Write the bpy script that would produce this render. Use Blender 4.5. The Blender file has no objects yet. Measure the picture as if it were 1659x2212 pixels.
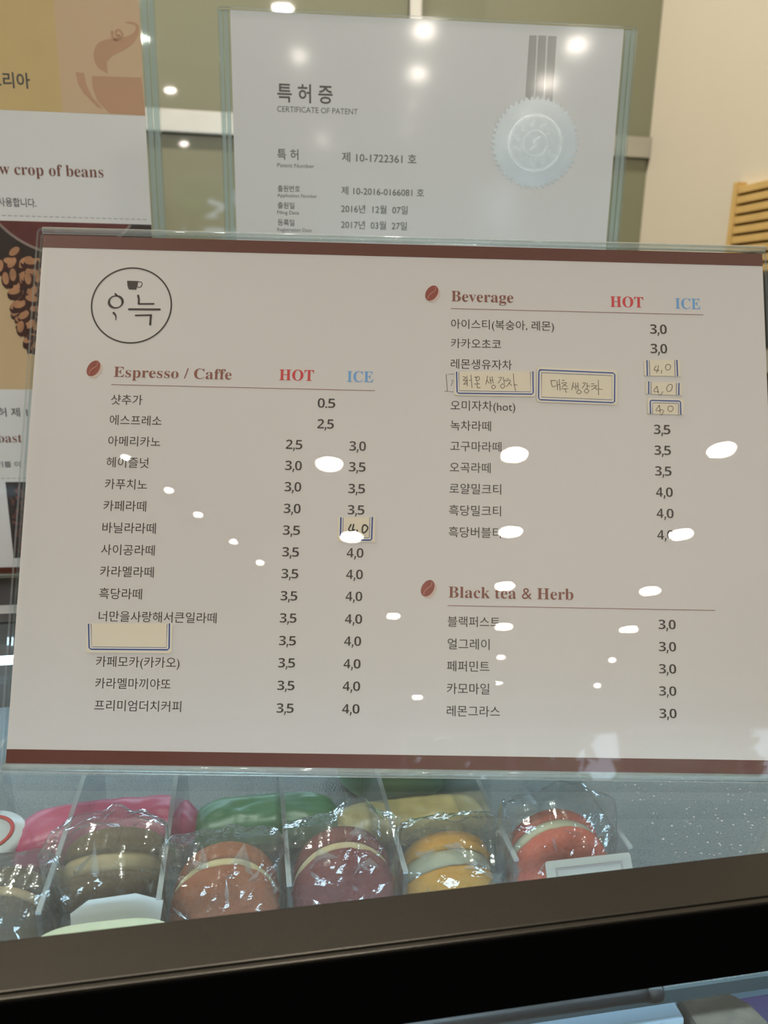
# Cafe counter: acrylic menu stand on a glass display case, framed certificate and poster behind.
import bpy, bmesh, math, random
from mathutils import Vector, Matrix, noise

C = bpy.context.scene.collection
scene = bpy.context.scene
random.seed(7)

# ------------------------------------------------------------------ camera, world, exposure
CAM_H = 1.25                       # eye height above the floor, metres
cam_data = bpy.data.cameras.new('camera')
cam = bpy.data.objects.new('camera', cam_data); C.objects.link(cam)
cam.matrix_world = Matrix(((0.98484159, 0.02835391, -0.17112308, 0.0),
                           (-0.17258122, 0.25914107, -0.95029555, 0.0),
                           (0.01740042, 0.9654232, 0.26010625, CAM_H),
                           (0, 0, 0, 1)))
cam_data.sensor_fit = 'VERTICAL'; cam_data.sensor_height = 24.0
cam_data.lens = 24.0 * 1660.0 / 2212.0
cam_data.clip_start = 0.01; cam_data.clip_end = 200
cam_data.dof.use_dof = True; cam_data.dof.focus_distance = 0.305; cam_data.dof.aperture_fstop = 9.5
scene.camera = cam

world = bpy.data.worlds.new('sky'); scene.world = world; world.use_nodes = True
wn = world.node_tree.nodes; bg = wn['Background']
bg.inputs['Color'].default_value = (0.72, 0.85, 1.0, 1); bg.inputs['Strength'].default_value = 7.0
scene.view_settings.view_transform = 'Standard'; scene.view_settings.look = 'None'
scene.view_settings.gamma = 1.0; scene.view_settings.exposure = 0.0
scene.view_settings.use_curve_mapping = False
scene.cycles.transparent_max_bounces = 28
scene.cycles.max_bounces = 9
scene.cycles.glossy_bounces = 5
scene.cycles.adaptive_threshold = 0.02
scene.cycles.transmission_bounces = 10
scene.cycles.sample_clamp_indirect = 4.0
scene.cycles.caustics_reflective = False
scene.cycles.caustics_refractive = False
LAMP = 360.0                       # luminance of the ceiling downlights
LED = 26.0                         # luminance of the led tubes in the case

# ------------------------------------------------------------------ helpers
def tag(o, label=None, cat=None, group=None, kind=None):
    for k, v in (('label', label), ('category', cat), ('group', group), ('kind', kind)):
        if v: o[k] = v
    return o

def empty(name, mw, label=None, cat=None, group=None, kind=None):
    o = bpy.data.objects.new(name, None); C.objects.link(o)
    o.matrix_world = mw if isinstance(mw, Matrix) else Matrix.Translation(mw)
    o.empty_display_size = 0.02
    return tag(o, label, cat, group, kind)

def obj(name, vf, mats, parent=None, smooth=False, **kw):
    """link verts/faces as one mesh; vf = (verts, faces) or (verts, faces, material indices)"""
    me = bpy.data.meshes.new(name)
    me.from_pydata([tuple(v) for v in vf[0]], [], vf[1]); me.update()
    for m in (mats if isinstance(mats, (list, tuple)) else [mats]): me.materials.append(m)
    if len(vf) > 2: me.polygons.foreach_set('material_index', vf[2])
    if smooth: me.polygons.foreach_set('use_smooth', [True] * len(me.polygons))
    o = bpy.data.objects.new(name, me); C.objects.link(o)
    if parent: o.parent = parent
    for k, v in kw.items(): o[k] = v
    return o

class MB:
    def __init__(s): s.v = []; s.f = []; s.m = []
    def add(s, vs, fs, m=0):
        b = len(s.v); s.v += [tuple(v) for v in vs]; s.f += [tuple(i + b for i in f) for f in fs]
        s.m += [m] * len(fs); return s
    def box(s, x0, x1, y0, y1, z0, z1, m=0):
        v = [(x, y, z) for x in (x0, x1) for y in (y0, y1) for z in (z0, z1)]
        return s.add(v, [(0, 1, 3, 2), (4, 6, 7, 5), (0, 4, 5, 1), (2, 3, 7, 6), (0, 2, 6, 4), (1, 5, 7, 3)], m)
    def bev(s, x0, x1, y0, y1, z0, z1, b=0.002, m=0):
        """box with chamfered edges"""
        bm = bmesh.new(); bmesh.ops.create_cube(bm, size=1.0)
        for v in bm.verts:
            v.co = Vector(((x0 + x1) / 2 + v.co.x * (x1 - x0), (y0 + y1) / 2 + v.co.y * (y1 - y0), (z0 + z1) / 2 + v.co.z * (z1 - z0)))
        bmesh.ops.bevel(bm, geom=bm.edges[:], offset=b, segments=2, affect='EDGES', profile=0.7)
        bm.verts.index_update()
        s.add([v.co[:] for v in bm.verts], [[v.index for v in f.verts] for f in bm.faces], m); bm.free(); return s
    def tube(s, pts, r, n=10, m=0, caps=True):
        pts = [Vector(p) for p in pts]; rings = []
        rr = r if isinstance(r, (list, tuple)) else [r] * len(pts)
        for i, p in enumerate(pts):
            d = (pts[min(i + 1, len(pts) - 1)] - pts[max(i - 1, 0)]).normalized()
            u = d.cross(Vector((0, 0, 1)));
            if u.length < 1e-3: u = d.cross(Vector((0, 1, 0)))
            u.normalize(); w = d.cross(u)
            rings.append([p + (u * math.cos(2 * math.pi * k / n) + w * math.sin(2 * math.pi * k / n)) * rr[i] for k in range(n)])
        vs = [v for r_ in rings for v in r_]; fs = []
        for i in range(len(pts) - 1):
            for k in range(n): fs.append((i * n + k, i * n + (k + 1) % n, (i + 1) * n + (k + 1) % n, (i + 1) * n + k))
        if caps: fs.append(tuple(range(n))[::-1]); fs.append(tuple((len(pts) - 1) * n + k for k in range(n)))
        return s.add(vs, fs, m)
    def lathe(s, prof, n=32, axis='Z', c=(0, 0, 0), m=0):
        vs = []
        for r, h in prof:
            for k in range(n):
                a = 2 * math.pi * k / n; x, y = r * math.cos(a), r * math.sin(a)
                vs.append((c[0] + x, c[1] + y, c[2] + h) if axis == 'Z' else (c[0] + x, c[1] + h, c[2] + y))
        fs = [(i * n + k, i * n + (k + 1) % n, (i + 1) * n + (k + 1) % n, (i + 1) * n + k) for i in range(len(prof) - 1) for k in range(n)]
        return s.add(vs, fs, m)
    def done(s): return (s.v, s.f, s.m)

def xf(vf, M): return ([M @ Vector(v) for v in vf[0]],) + tuple(vf[1:])

def plate(x0, x1, y0, y1, z0, z1, r=0.002, seg=4):
    """rounded-corner slab in the local plane: faces index 0, rim index 1"""
    o = []
    for cx, cy, a0 in ((x1 - r, y1 - r, 0), (x0 + r, y1 - r, 90), (x0 + r, y0 + r, 180), (x1 - r, y0 + r, 270)):
        for k in range(seg + 1):
            a = math.radians(a0 + 90 * k / seg); o.append((cx + r * math.cos(a), cy + r * math.sin(a)))
    n = len(o); vs = [(x, y, z1) for x, y in o] + [(x, y, z0) for x, y in o]
    fs = [tuple(range(n)), tuple(range(2 * n - 1, n - 1, -1))] + [(k, n + k, n + (k + 1) % n, (k + 1) % n) for k in range(n)]
    return vs, fs, [0, 0] + [1] * n

def catmull(p, n=5):
    if len(p) < 3: return list(p)
    q = [p[0]] + list(p) + [p[-1]]
    if p[0] == p[-1]: q = [p[-2]] + list(p) + [p[1]]
    o = []
    for i in range(1, len(q) - 2):
        for k in range(n):
            t = k / n
            o.append(tuple(0.5 * ((2 * q[i][j]) + (-q[i - 1][j] + q[i + 1][j]) * t + (2 * q[i - 1][j] - 5 * q[i][j] + 4 * q[i + 1][j] - q[i + 2][j]) * t * t
                     + (-q[i - 1][j] + 3 * q[i][j] - 3 * q[i + 1][j] + q[i + 2][j]) * t ** 3) for j in (0, 1)))
    return o + [tuple(p[-1])]

def ribbon(mb, pts, w, z, wf=None):
    """flat pen stroke through pts (mm) of width w (mm)"""
    n = len(pts)
    L, R = [], []
    for i, p in enumerate(pts):
        a = pts[max(i - 1, 0)]; b = pts[min(i + 1, n - 1)]
        d = Vector((b[0] - a[0], b[1] - a[1]));
        if d.length < 1e-6: d = Vector((1, 0))
        d.normalize(); ww = (wf(i / max(n - 1, 1)) if wf else w) / 2
        L.append(((p[0] - d.y * ww) / 1000, (p[1] + d.x * ww) / 1000, z)); R.append(((p[0] + d.y * ww) / 1000, (p[1] - d.x * ww) / 1000, z))
    mb.add(L + R, [(i, n + i, n + i + 1, i + 1) for i in range(n - 1)])
    for p, ww in ((pts[0], (wf(0) if wf else w) / 2), (pts[-1], (wf(1) if wf else w) / 2)):
        mb.add([((p[0] + ww * math.cos(k * math.pi / 4)) / 1000, (p[1] + ww * math.sin(k * math.pi / 4)) / 1000, z) for k in range(8)], [tuple(range(8))])

# ------------------------------------------------------------------ text
SERIF = lambda t: ''.join(chr(0x1D400 + ord(c) - 65) if 'A' <= c <= 'Z' else chr(0x1D41A + ord(c) - 97) if 'a' <= c <= 'z' else c for c in t)
SANSB = lambda t: ''.join(chr(0x1D7EC + ord(c) - 48) if '0' <= c <= '9' else c for c in t)
_text = {}
def make_texts(reqs):
    """reqs: (string, offset) pairs -> flat glyph meshes from the built-in font, one depsgraph pass for all"""
    obs = []
    for s, off in sorted(set(reqs)):
        cu = bpy.data.curves.new('glyphs', 'FONT'); cu.body = s; cu.resolution_u = 3; cu.offset = off; cu.fill_mode = 'FRONT'
        o = bpy.data.objects.new('glyphs', cu); C.objects.link(o); obs.append((s, off, o))
    bpy.context.view_layer.update(); dg = bpy.context.evaluated_depsgraph_get()
    for s, off, o in obs:
        me = bpy.data.meshes.new_from_object(o.evaluated_get(dg))
        _text[(s, off)] = ([(v.co.x, v.co.y) for v in me.vertices], [tuple(p.vertices) for p in me.polygons])
        cu = o.data; bpy.data.objects.remove(o); bpy.data.curves.remove(cu); bpy.data.meshes.remove(me)

def price_vf(s, off, x0, x1, yc, cap, z):
    """two bold digits with a hand-cut comma or point between them"""
    W = x1 - x0; vs, fs = [], []
    for ch, a, b in ((s[0], 0.0, 0.405), (s[2], 0.595, 1.0)):
        v, f = text_vf(SANSB(ch), off, x0 + a * W, x0 + b * W, yc, cap, z, 0.36, 0.73); n = len(vs); vs += v; fs += [tuple(i + n for i in q) for q in f]
    cx, by = x0 + 0.49 * W, yc - cap / 2; u = cap / 22
    pts = [(-1.7, 0), (-1.7, 3.4), (1.9, 3.4), (1.9, 0)] if s[1] == '.' else [(-1.2, 3.6), (2.3, 3.6), (2.2, 0.6), (0.2, -4.6), (-1.9, -4.6), (-0.7, 0.3)]
    n = len(vs); vs += [((cx + p * u) / 1000, (by + q * u) / 1000, z) for p, q in pts]; fs.append(tuple(range(n + len(pts) - 1, n - 1, -1)))
    return vs, fs

def text_vf(s, off, x0, x1, yc, cap, z, mid=0.36, capem=0.72):
    """glyphs fitted between x0 and x1 (mm); cap = cap height in mm or 0 for natural proportions"""
    vs, fs = _text[(s, off)]
    a = min(v[0] for v in vs); b = max(v[0] for v in vs); sx = (x1 - x0) / (b - a); sy = cap / capem if cap else sx
    return [((x0 + (v[0] - a) * sx) / 1000, (yc + (v[1] - mid) * sy) / 1000, z) for v in vs], fs

# ------------------------------------------------------------------ materials
def mat(name): m = bpy.data.materials.new(name); m.use_nodes = True; return m
def nd(m, t, **kw):
    n = m.node_tree.nodes.new(t)
    for k, v in kw.items(): setattr(n, k, v)
    return n
def lk(m, a, b): m.node_tree.links.new(a, b)

def P(name, col, rough=0.5, metal=0.0, var=0.06, scale=40.0, bump=0.0, bscale=200.0, spec=0.5, coat=0.0, emit=None):
    """principled surface whose colour wanders a little with a noise texture"""
    m = mat(name); b = m.node_tree.nodes['Principled BSDF']
    b.inputs['Roughness'].default_value = rough; b.inputs['Metallic'].default_value = metal
    b.inputs['Specular IOR Level'].default_value = spec; b.inputs['Coat Weight'].default_value = coat; b.inputs['Coat Roughness'].default_value = 0.03
    tc = nd(m, 'ShaderNodeTexCoord'); nz = nd(m, 'ShaderNodeTexNoise'); nz.inputs['Scale'].default_value = scale; nz.inputs['Detail'].default_value = 4
    lk(m, tc.outputs['Object'], nz.inputs['Vector'])
    mx = nd(m, 'ShaderNodeMix', data_type='RGBA')
    mx.inputs['A'].default_value = tuple(c * (1 - var) for c in col) + (1,); mx.inputs['B'].default_value = tuple(min(1, c * (1 + var)) for c in col) + (1,)
    lk(m, nz.outputs['Fac'], mx.inputs['Factor']); lk(m, mx.outputs['Result'], b.inputs['Base Color'])
    if bump:
        n2 = nd(m, 'ShaderNodeTexNoise'); n2.inputs['Scale'].default_value = bscale; lk(m, tc.outputs['Object'], n2.inputs['Vector'])
        bp = nd(m, 'ShaderNodeBump'); bp.inputs['Strength'].default_value = bump; bp.inputs['Distance'].default_value = 0.001
        lk(m, n2.outputs['Fac'], bp.inputs['Height']); lk(m, bp.outputs['Normal'], b.inputs['Normal'])
    if emit: b.inputs['Emission Color'].default_value = tuple(emit[0]) + (1,); b.inputs['Emission Strength'].default_value = emit[1]
    return m

def clear_sheet(name, tint, ior=1.49, haze=0.06, hazer=0.12, milk=0.0, bump=0.0, bscale=300, rough=0.0, boost=1.0, one_side=False):
    """clear plastic or glass sheet: fresnel mirror over straight-through transmission, both faces alike"""
    m = mat(name); m.node_tree.nodes.remove(m.node_tree.nodes['Principled BSDF']); out = m.node_tree.nodes['Material Output']
    tr = nd(m, 'ShaderNodeBsdfTransparent'); tr.inputs['Color'].default_value = tuple(tint) + (1,)
    g = nd(m, 'ShaderNodeBsdfGlossy'); g.inputs['Roughness'].default_value = rough
    g2 = nd(m, 'ShaderNodeBsdfGlossy'); g2.inputs['Roughness'].default_value = hazer
    geo = nd(m, 'ShaderNodeNewGeometry'); io = nd(m, 'ShaderNodeMix', data_type='FLOAT'); io.inputs['A'].default_value = ior; io.inputs['B'].default_value = 1 / ior
    lk(m, geo.outputs['Backfacing'], io.inputs['Factor'])
    fr = nd(m, 'ShaderNodeFresnel'); lk(m, io.outputs['Result'], fr.inputs['IOR'])
    gm = nd(m, 'ShaderNodeMixShader'); gm.inputs['Fac'].default_value = haze; lk(m, g.outputs[0], gm.inputs[1]); lk(m, g2.outputs[0], gm.inputs[2])
    body = tr.outputs[0]
    if milk:
        df = nd(m, 'ShaderNodeBsdfDiffuse'); df.inputs['Color'].default_value = (0.8, 0.85, 0.88, 1); mk = nd(m, 'ShaderNodeMixShader'); mk.inputs['Fac'].default_value = milk
        lk(m, tr.outputs[0], mk.inputs[1]); lk(m, df.outputs[0], mk.inputs[2]); body = mk.outputs[0]
    mx = nd(m, 'ShaderNodeMixShader')
    mul = nd(m, 'ShaderNodeMath', operation='MULTIPLY'); mul.inputs[1].default_value = boost; mul.use_clamp = True; lk(m, fr.outputs[0], mul.inputs[0])
    if one_side:                                                  # paper pressed against the inner face
        inv_ = nd(m, 'ShaderNodeMath', operation='SUBTRACT'); inv_.inputs[0].default_value = boost; lk(m, geo.outputs['Backfacing'], inv_.inputs[1]); inv_.use_clamp = True
        lk(m, inv_.outputs[0], mul.inputs[1])
    lk(m, mul.outputs[0], mx.inputs['Fac']); lk(m, body, mx.inputs[1]); lk(m, gm.outputs[0], mx.inputs[2]); lk(m, mx.outputs[0], out.inputs['Surface'])
    if bump:
        tc = nd(m, 'ShaderNodeTexCoord'); n2 = nd(m, 'ShaderNodeTexNoise'); n2.inputs['Scale'].default_value = bscale; n2.inputs['Detail'].default_value = 3
        lk(m, tc.outputs['Object'], n2.inputs['Vector']); bp = nd(m, 'ShaderNodeBump'); bp.inputs['Strength'].default_value = bump; bp.inputs['Distance'].default_value = 0.001
        lk(m, n2.outputs['Fac'], bp.inputs['Height'])
        for q in (g2,) if rough == 0.0 and name.startswith('acrylic') else (g, g2): lk(m, bp.outputs['Normal'], q.inputs['Normal'])
    return m

def glass_edge(name, col, rough=0.04):
    m = mat(name); b = m.node_tree.nodes['Principled BSDF']
    b.inputs['Base Color'].default_value = tuple(col) + (1,); b.inputs['Transmission Weight'].default_value = 1.0
    b.inputs['Roughness'].default_value = rough; b.inputs['IOR'].default_value = 1.49; return m

def brushed(name, col, rough, metal=1.0, axis=0):
    """metal with fine streaks along one axis"""
    m = P(name, col, rough, metal, var=0.08)
    b = m.node_tree.nodes['Principled BSDF']; tc = nd(m, 'ShaderNodeTexCoord'); mp = nd(m, 'ShaderNodeMapping')
    mp.inputs['Scale'].default_value = tuple(4 if k == axis else 900 for k in range(3)); lk(m, tc.outputs['Object'], mp.inputs['Vector'])
    n2 = nd(m, 'ShaderNodeTexNoise'); n2.inputs['Scale'].default_value = 1.0; lk(m, mp.outputs[0], n2.inputs['Vector'])
    bp = nd(m, 'ShaderNodeBump'); bp.inputs['Strength'].default_value = 0.08; bp.inputs['Distance'].default_value = 0.0005
    lk(m, n2.outputs['Fac'], bp.inputs['Height']); lk(m, bp.outputs['Normal'], b.inputs['Normal']); return m

M = dict(
    paper=P('menu_paper', (0.60, 0.575, 0.55), 0.45, var=0.015, scale=12),
    cert_paper=P('certificate_paper', (0.74, 0.74, 0.745), 0.4, var=0.015, scale=12),
    poster_paper=P('poster_paper', (0.84, 0.82, 0.81), 0.4, var=0.015, scale=12),
    band=P('brown_print', (0.11, 0.030, 0.017), 0.45, var=0.12, scale=500),
    ink=P('black_ink', (0.035, 0.027, 0.02), 0.5), ink2=P('grey_ink', (0.12, 0.12, 0.12), 0.5), fine=P('fine_grey_ink', (0.2, 0.2, 0.2), 0.5),
    title=P('brown_grey_ink', (0.10, 0.085, 0.08), 0.5),
    brown=P('heading_brown_ink', (0.22, 0.075, 0.05), 0.5), red=P('red_ink', (0.55, 0.035, 0.04), 0.5), blue=P('sky_blue_ink', (0.14, 0.33, 0.62), 0.5),
    bean=P('bean_print', (0.26, 0.055, 0.035), 0.45, var=0.25, scale=300), bean_hi=P('bean_crease_print', (0.45, 0.2, 0.15), 0.5), bean_sh=P('bean_glow_print', (0.60, 0.47, 0.40), 0.5),
    sticker=P('sticker_paper', (0.70, 0.63, 0.49), 0.55, var=0.02), st_white=P('sticker_white_line', (0.72, 0.70, 0.70), 0.5),
    navy=P('sticker_navy_print', (0.03, 0.065, 0.22), 0.5), pencil=P('pen_stroke', (0.14, 0.10, 0.075), 0.6), marker=P('marker_stroke', (0.03, 0.025, 0.02), 0.5),
    acrylic=clear_sheet('acrylic_sheet', (0.985, 0.99, 0.99), haze=0.05, hazer=0.07, bump=0.25, bscale=900, one_side=True),
    acrylic_soft=clear_sheet('acrylic_soft_sheet', (0.975, 0.985, 0.985), haze=0.25, hazer=0.25, rough=0.075, boost=0.6, one_side=True),
    acrylic2=clear_sheet('acrylic_back_sheet', (0.97, 0.985, 0.985)),
    edge=clear_sheet('acrylic_edge', (0.90, 0.95, 0.94), milk=0.20, haze=0.2), edge2=clear_sheet('acrylic_side_edge', (0.80, 0.90, 0.88), milk=0.28, haze=0.2),
    case_glass=clear_sheet('case_glass', (0.90, 0.95, 0.95), ior=1.52, haze=0.12, hazer=0.1, milk=0.008),
    pane=clear_sheet('window_glass', (0.95, 0.97, 0.97), ior=1.5),
    divider=clear_sheet('divider_acrylic', (0.93, 0.96, 0.98), milk=0.05), divider_edge=clear_sheet('divider_edge', (0.85, 0.90, 0.97), milk=0.30),
    film=clear_sheet('cellophane', (0.95, 0.97, 0.98), ior=1.5, haze=0.25, hazer=0.15, milk=0.035, rough=0.02, boost=1.6, bump=0.35, bscale=200),
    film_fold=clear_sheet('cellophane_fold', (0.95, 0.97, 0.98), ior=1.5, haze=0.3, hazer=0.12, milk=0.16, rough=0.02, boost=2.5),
    trim=P('bronze_anodised', (0.036, 0.032, 0.025), 0.36, 0.7, var=0.08, scale=300, bump=0.05, bscale=1500),
    fascia=P('black_gloss', (0.002, 0.002, 0.002), 0.6, spec=0.0), black=P('black_plastic', (0.012, 0.012, 0.013), 0.4),
    alu=brushed('aluminium_strip', (0.72, 0.73, 0.74), 0.3), steel=brushed('brushed_steel', (0.56, 0.55, 0.50), 0.42), steel_v=brushed('brushed_steel_upright', (0.60, 0.58, 0.52), 0.35, axis=2),
    green=P('green_back_painted_glass', (0.215, 0.222, 0.140), 0.35, var=0.04, scale=3, coat=0.9), plaster=P('cream_plaster', (0.66, 0.61, 0.49), 0.85, var=0.03, scale=6, bump=0.05),
    ceiling=P('ceiling_paint', (0.70, 0.66, 0.60), 0.9, var=0.02), plaster_dim=P('brown_plaster', (0.36, 0.28, 0.20), 0.85, var=0.04, scale=4), floor=P('floor_tile', (0.12, 0.10, 0.08), 0.35, var=0.15, scale=2),
    wood=P('slat_wood', (0.62, 0.42, 0.15), 0.6, var=0.2, scale=30), slot=P('slot_shadow_board', (0.09, 0.05, 0.02), 0.8),
    white=P('white_plastic', (0.75, 0.75, 0.74), 0.4), lens=P('lamp_lens', (0.9, 0.9, 0.9), emit=((1.0, 0.91, 0.80), LAMP)), frame=P('window_frame_paint', (0.72, 0.70, 0.66), 0.5),
    led=P('led_diffuser', (0.9, 0.9, 0.9), emit=((0.62, 0.83, 1.0), LED)),
    led_dim=P('dim_led_diffuser', (0.9, 0.9, 0.9), emit=((0.62, 0.83, 1.0), LED * 0.22)), speck=clear_sheet('dried_droplet', (0.85, 0.88, 0.88), milk=0.55), speck2=P('dust_grain', (0.10, 0.10, 0.10), 0.8),
    shelf=P('grey_shelf', (0.125, 0.145, 0.155), 0.3, var=0.7, scale=1300, bump=1.0, bscale=1100), deck=P('case_floor', (0.42, 0.52, 0.60), 0.5),
    gold=P('gold_print', (0.70, 0.50, 0.22), 0.5), gold_refl=P('gold_reflection_tint', (0.70, 0.49, 0.30), 0.5, var=0.03, scale=8), cup=P('cup_print', (0.60, 0.34, 0.20), 0.5),  # the paler gold is a reflection put into the print colour
    tan=P('tan_print', (0.68, 0.48, 0.27), 0.5, var=0.12, scale=18), dark=P('dark_coffee_print', (0.035, 0.022, 0.018), 0.5, var=0.4, scale=60), grounds=P('ground_coffee_print', (0.13, 0.03, 0.025), 0.5, var=0.7, scale=70),
    pbean=P('photo_bean_light', (0.50, 0.24, 0.12), 0.5, var=0.5, scale=150), pbean2=P('photo_bean_dark', (0.06, 0.018, 0.012), 0.5, var=0.5, scale=200), rim=P('photo_rim', (0.30, 0.22, 0.19), 0.5),
    silver=P('silver_foil', (0.36, 0.38, 0.39), 0.3, 0.55, var=0.08, scale=60), silver2=P('silver_emboss', (0.50, 0.53, 0.54), 0.25, 0.6), ribbon=P('silver_ribbon', (0.27, 0.26, 0.25), 0.4, 0.3),
    leaf=P('tree_leaf', (0.20, 0.32, 0.12), 0.6, var=0.5, scale=4), bark=P('tree_bark', (0.12, 0.08, 0.05), 0.9), grass=P('ground_grass', (0.12, 0.17, 0.06), 0.9),
)

# ------------------------------------------------------------------ measured print tables (mm on the sheet)
MENU = [
 ('name', '샷추가', -117.03, -104.56, 36.82, 0),
 ('name', '에스프레소', -117.05, -96.44, 28.49, 0),
 ('name', '아메리카노', -117.14, -96.5, 19.96, 0),
 ('name', '헤이즐넛', -117.32, -100.67, 11.37, 0),
 ('name', '카푸치노', -117.41, -100.81, 2.66, 0),
 ('name', '카페라떼', -117.5, -100.77, -5.99, 0),
 ('name', '바닐라라떼', -117.39, -96.54, -14.67, 0),
 ('name', '사이공라떼', -117.38, -96.51, -23.31, 0),
 ('name', '카라멜라떼', -117.29, -96.48, -31.79, 0),
 ('name', '흑당라떼', -117.09, -100.58, -40.4, 0),
 ('name', '너만을사랑해서큰일라떼', -116.8, -71.28, -49.12, 0),
 ('name', '카페모카(카카오)', -116.76, -84.73, -66.42, 0),
 ('name', '카라멜마끼야또', -116.57, -87.76, -74.63, 0),
 ('name', '프리미엄더치커피', -116.39, -83.32, -82.96, 0),
 ('name', '아이스티(복숭아, 레몬)', 19.04, 61.28, 71.66, 0),
 ('name', '카카오초코', 19.07, 39.53, 63.46, 0),
 ('name', '레몬생유자차', 19.09, 43.97, 54.86, 0),
 ('name', '오미자차(hot)', 19.14, 45.33, 37.59, 0),
 ('name', '녹차라떼', 19.16, 35.51, 29.32, 0),
 ('name', '고구마라떼', 19.09, 39.71, 20.9, 0),
 ('name', '오곡라떼', 19.03, 35.39, 12.26, 0),
 ('name', '로얄밀크티', 18.96, 39.63, 3.68, 0),
 ('name', '흑당밀크티', 18.89, 39.59, -5.04, 0),
 ('name', '흑당버블티', 18.83, 39.55, -13.7, 0),
 ('name', '블랙퍼스트', 18.75, 39.2, -48.78, 0),
 ('name', '얼그레이', 18.78, 35.17, -57.43, 0),
 ('name', '페퍼민트', 18.62, 35.15, -65.94, 0),
 ('name', '카모마일', 18.65, 35.12, -74.48, 0),
 ('name', '레몬그라스', 18.68, 39.23, -82.96, 0),
 ('price', '0.5', -34.42, -27.32, 37.3, 3.99),
 ('price', '2,5', -34.31, -27.69, 28.77, 3.97),
 ('price', '2,5', -46.62, -40.04, 20.11, 3.94),
 ('price', '3,0', -21.27, -14.65, 20.01, 3.94),
 ('price', '3,0', -46.65, -40.01, 11.6, 3.91),
 ('price', '3,0', -46.6, -39.99, 3.04, 3.89),
 ('price', '3,0', -46.64, -39.96, -5.64, 3.87),
 ('price', '3,5', -46.68, -39.92, -14.27, 3.84),
 ('price', '3,5', -46.63, -40.08, -22.84, 3.82),
 ('price', '3,5', -46.67, -40.05, -31.36, 3.79),
 ('price', '3,5', -46.7, -40.19, -40.01, 3.77),
 ('price', '3,5', -46.74, -40.25, -48.6, 3.74),
 ('price', '3,5', -46.76, -40.21, -57.31, 3.72),
 ('price', '3,5', -46.8, -40.26, -65.79, 3.7),
 ('price', '3,5', -46.83, -40.22, -74.38, 3.67),
 ('price', '3,5', -46.85, -40.27, -82.93, 3.65),
 ('price', '3,5', -21.27, -14.61, 11.58, 3.92),
 ('price', '3,5', -21.3, -14.66, 2.83, 3.9),
 ('price', '3,5', -21.33, -14.72, -5.68, 3.87),
 ('price', '4,0', -21.3, -14.73, -22.72, 3.82),
 ('price', '4,0', -21.33, -14.78, -31.16, 3.8),
 ('price', '4,0', -21.36, -14.83, -39.72, 3.77),
 ('price', '4,0', -21.38, -14.69, -48.51, 3.75),
 ('price', '4,0', -21.49, -14.92, -57.05, 3.73),
 ('price', '4,0', -21.52, -14.96, -65.72, 3.7),
 ('price', '4,0', -21.63, -14.91, -74.24, 3.68),
 ('price', '4,0', -21.65, -14.96, -82.8, 3.65),
 ('price', '3,0', 100.83, 107.72, 71.48, 4.12),
 ('price', '3,0', 100.89, 107.68, 63.26, 4.1),
 ('price', '3,5', 101.51, 108.21, 29.56, 4.0),
 ('price', '3,5', 101.56, 108.24, 21.02, 3.97),
 ('price', '3,5', 101.61, 108.27, 12.53, 3.95),
 ('price', '4,0', 101.84, 108.57, 4.01, 3.93),
 ('price', '4,0', 101.88, 108.69, -4.56, 3.9),
 ('price', '4,0', 101.93, 108.61, -13.16, 3.88),
 ('price', '3,0', 101.68, 108.46, -48.49, 3.78),
 ('price', '3,0', 101.62, 108.38, -57.09, 3.75),
 ('price', '3,0', 101.47, 108.21, -65.64, 3.73),
 ('price', '3,0', 101.32, 108.04, -74.13, 3.7),
 ('price', '3,0', 101.26, 107.96, -82.65, 3.68),
 ('brown', 'Espresso / Caffe', -116.57, -69.34, 48.13, 4.1),
 ('red', 'HOT', -50.17, -36.25, 48.48, 4.31),
 ('blue', 'ICE', -22.86, -12.27, 48.46, 4.31),
 ('brown', 'Beverage', 19.01, 44.58, 83.34, 4.34),
 ('red', 'HOT', 84.6, 98.24, 82.68, 4.35),
 ('blue', 'ICE', 111.51, 121.91, 82.58, 4.36),
 ('brown', 'Black tea & Herb', 18.95, 68.18, -37.46, 4.24),
]
RULES = [[(-117.18, 42.87), (-11.56, 43.06)], [(18.97, 78.03), (123.0, 77.29)], [(18.71, -42.7), (124.2, -42.54)]]
BEANS = [(-124.75, 49.38), (11.0, 84.41), (10.78, -36.07)]
LOGO = [(-111.05, 75.97)]
LOGO_STROKES = {'cup': [(-113.4, 86.39), (-108.87, 86.36), (-109.01, 84.32), (-109.53, 82.7), (-112.5, 82.74), (-113.12, 84.21)], 'handle': [(-108.86, 86.11), (-107.66, 85.97), (-107.22, 85.11), (-107.8, 83.86), (-108.86, 83.71)], 'n1': [(-108.58, 80.24), (-108.19, 78.65), (-108.17, 76.79), (-107.57, 76.73), (-102.12, 76.9)], 'eu': [(-111.96, 74.35), (-99.52, 74.6)], 'g': [(-109.12, 71.84), (-102.97, 72.12), (-103.07, 68.18)], 'ring': [(-117.45, 77.42), (-117.6, 80.13), (-114.73, 77.49)], 'tick': [(-117.86, 80.74), (-117.24, 80.14)], 'comma': [(-118.04, 72.67), (-117.28, 71.75), (-116.99, 70.78), (-117.05, 69.67)]}
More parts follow.
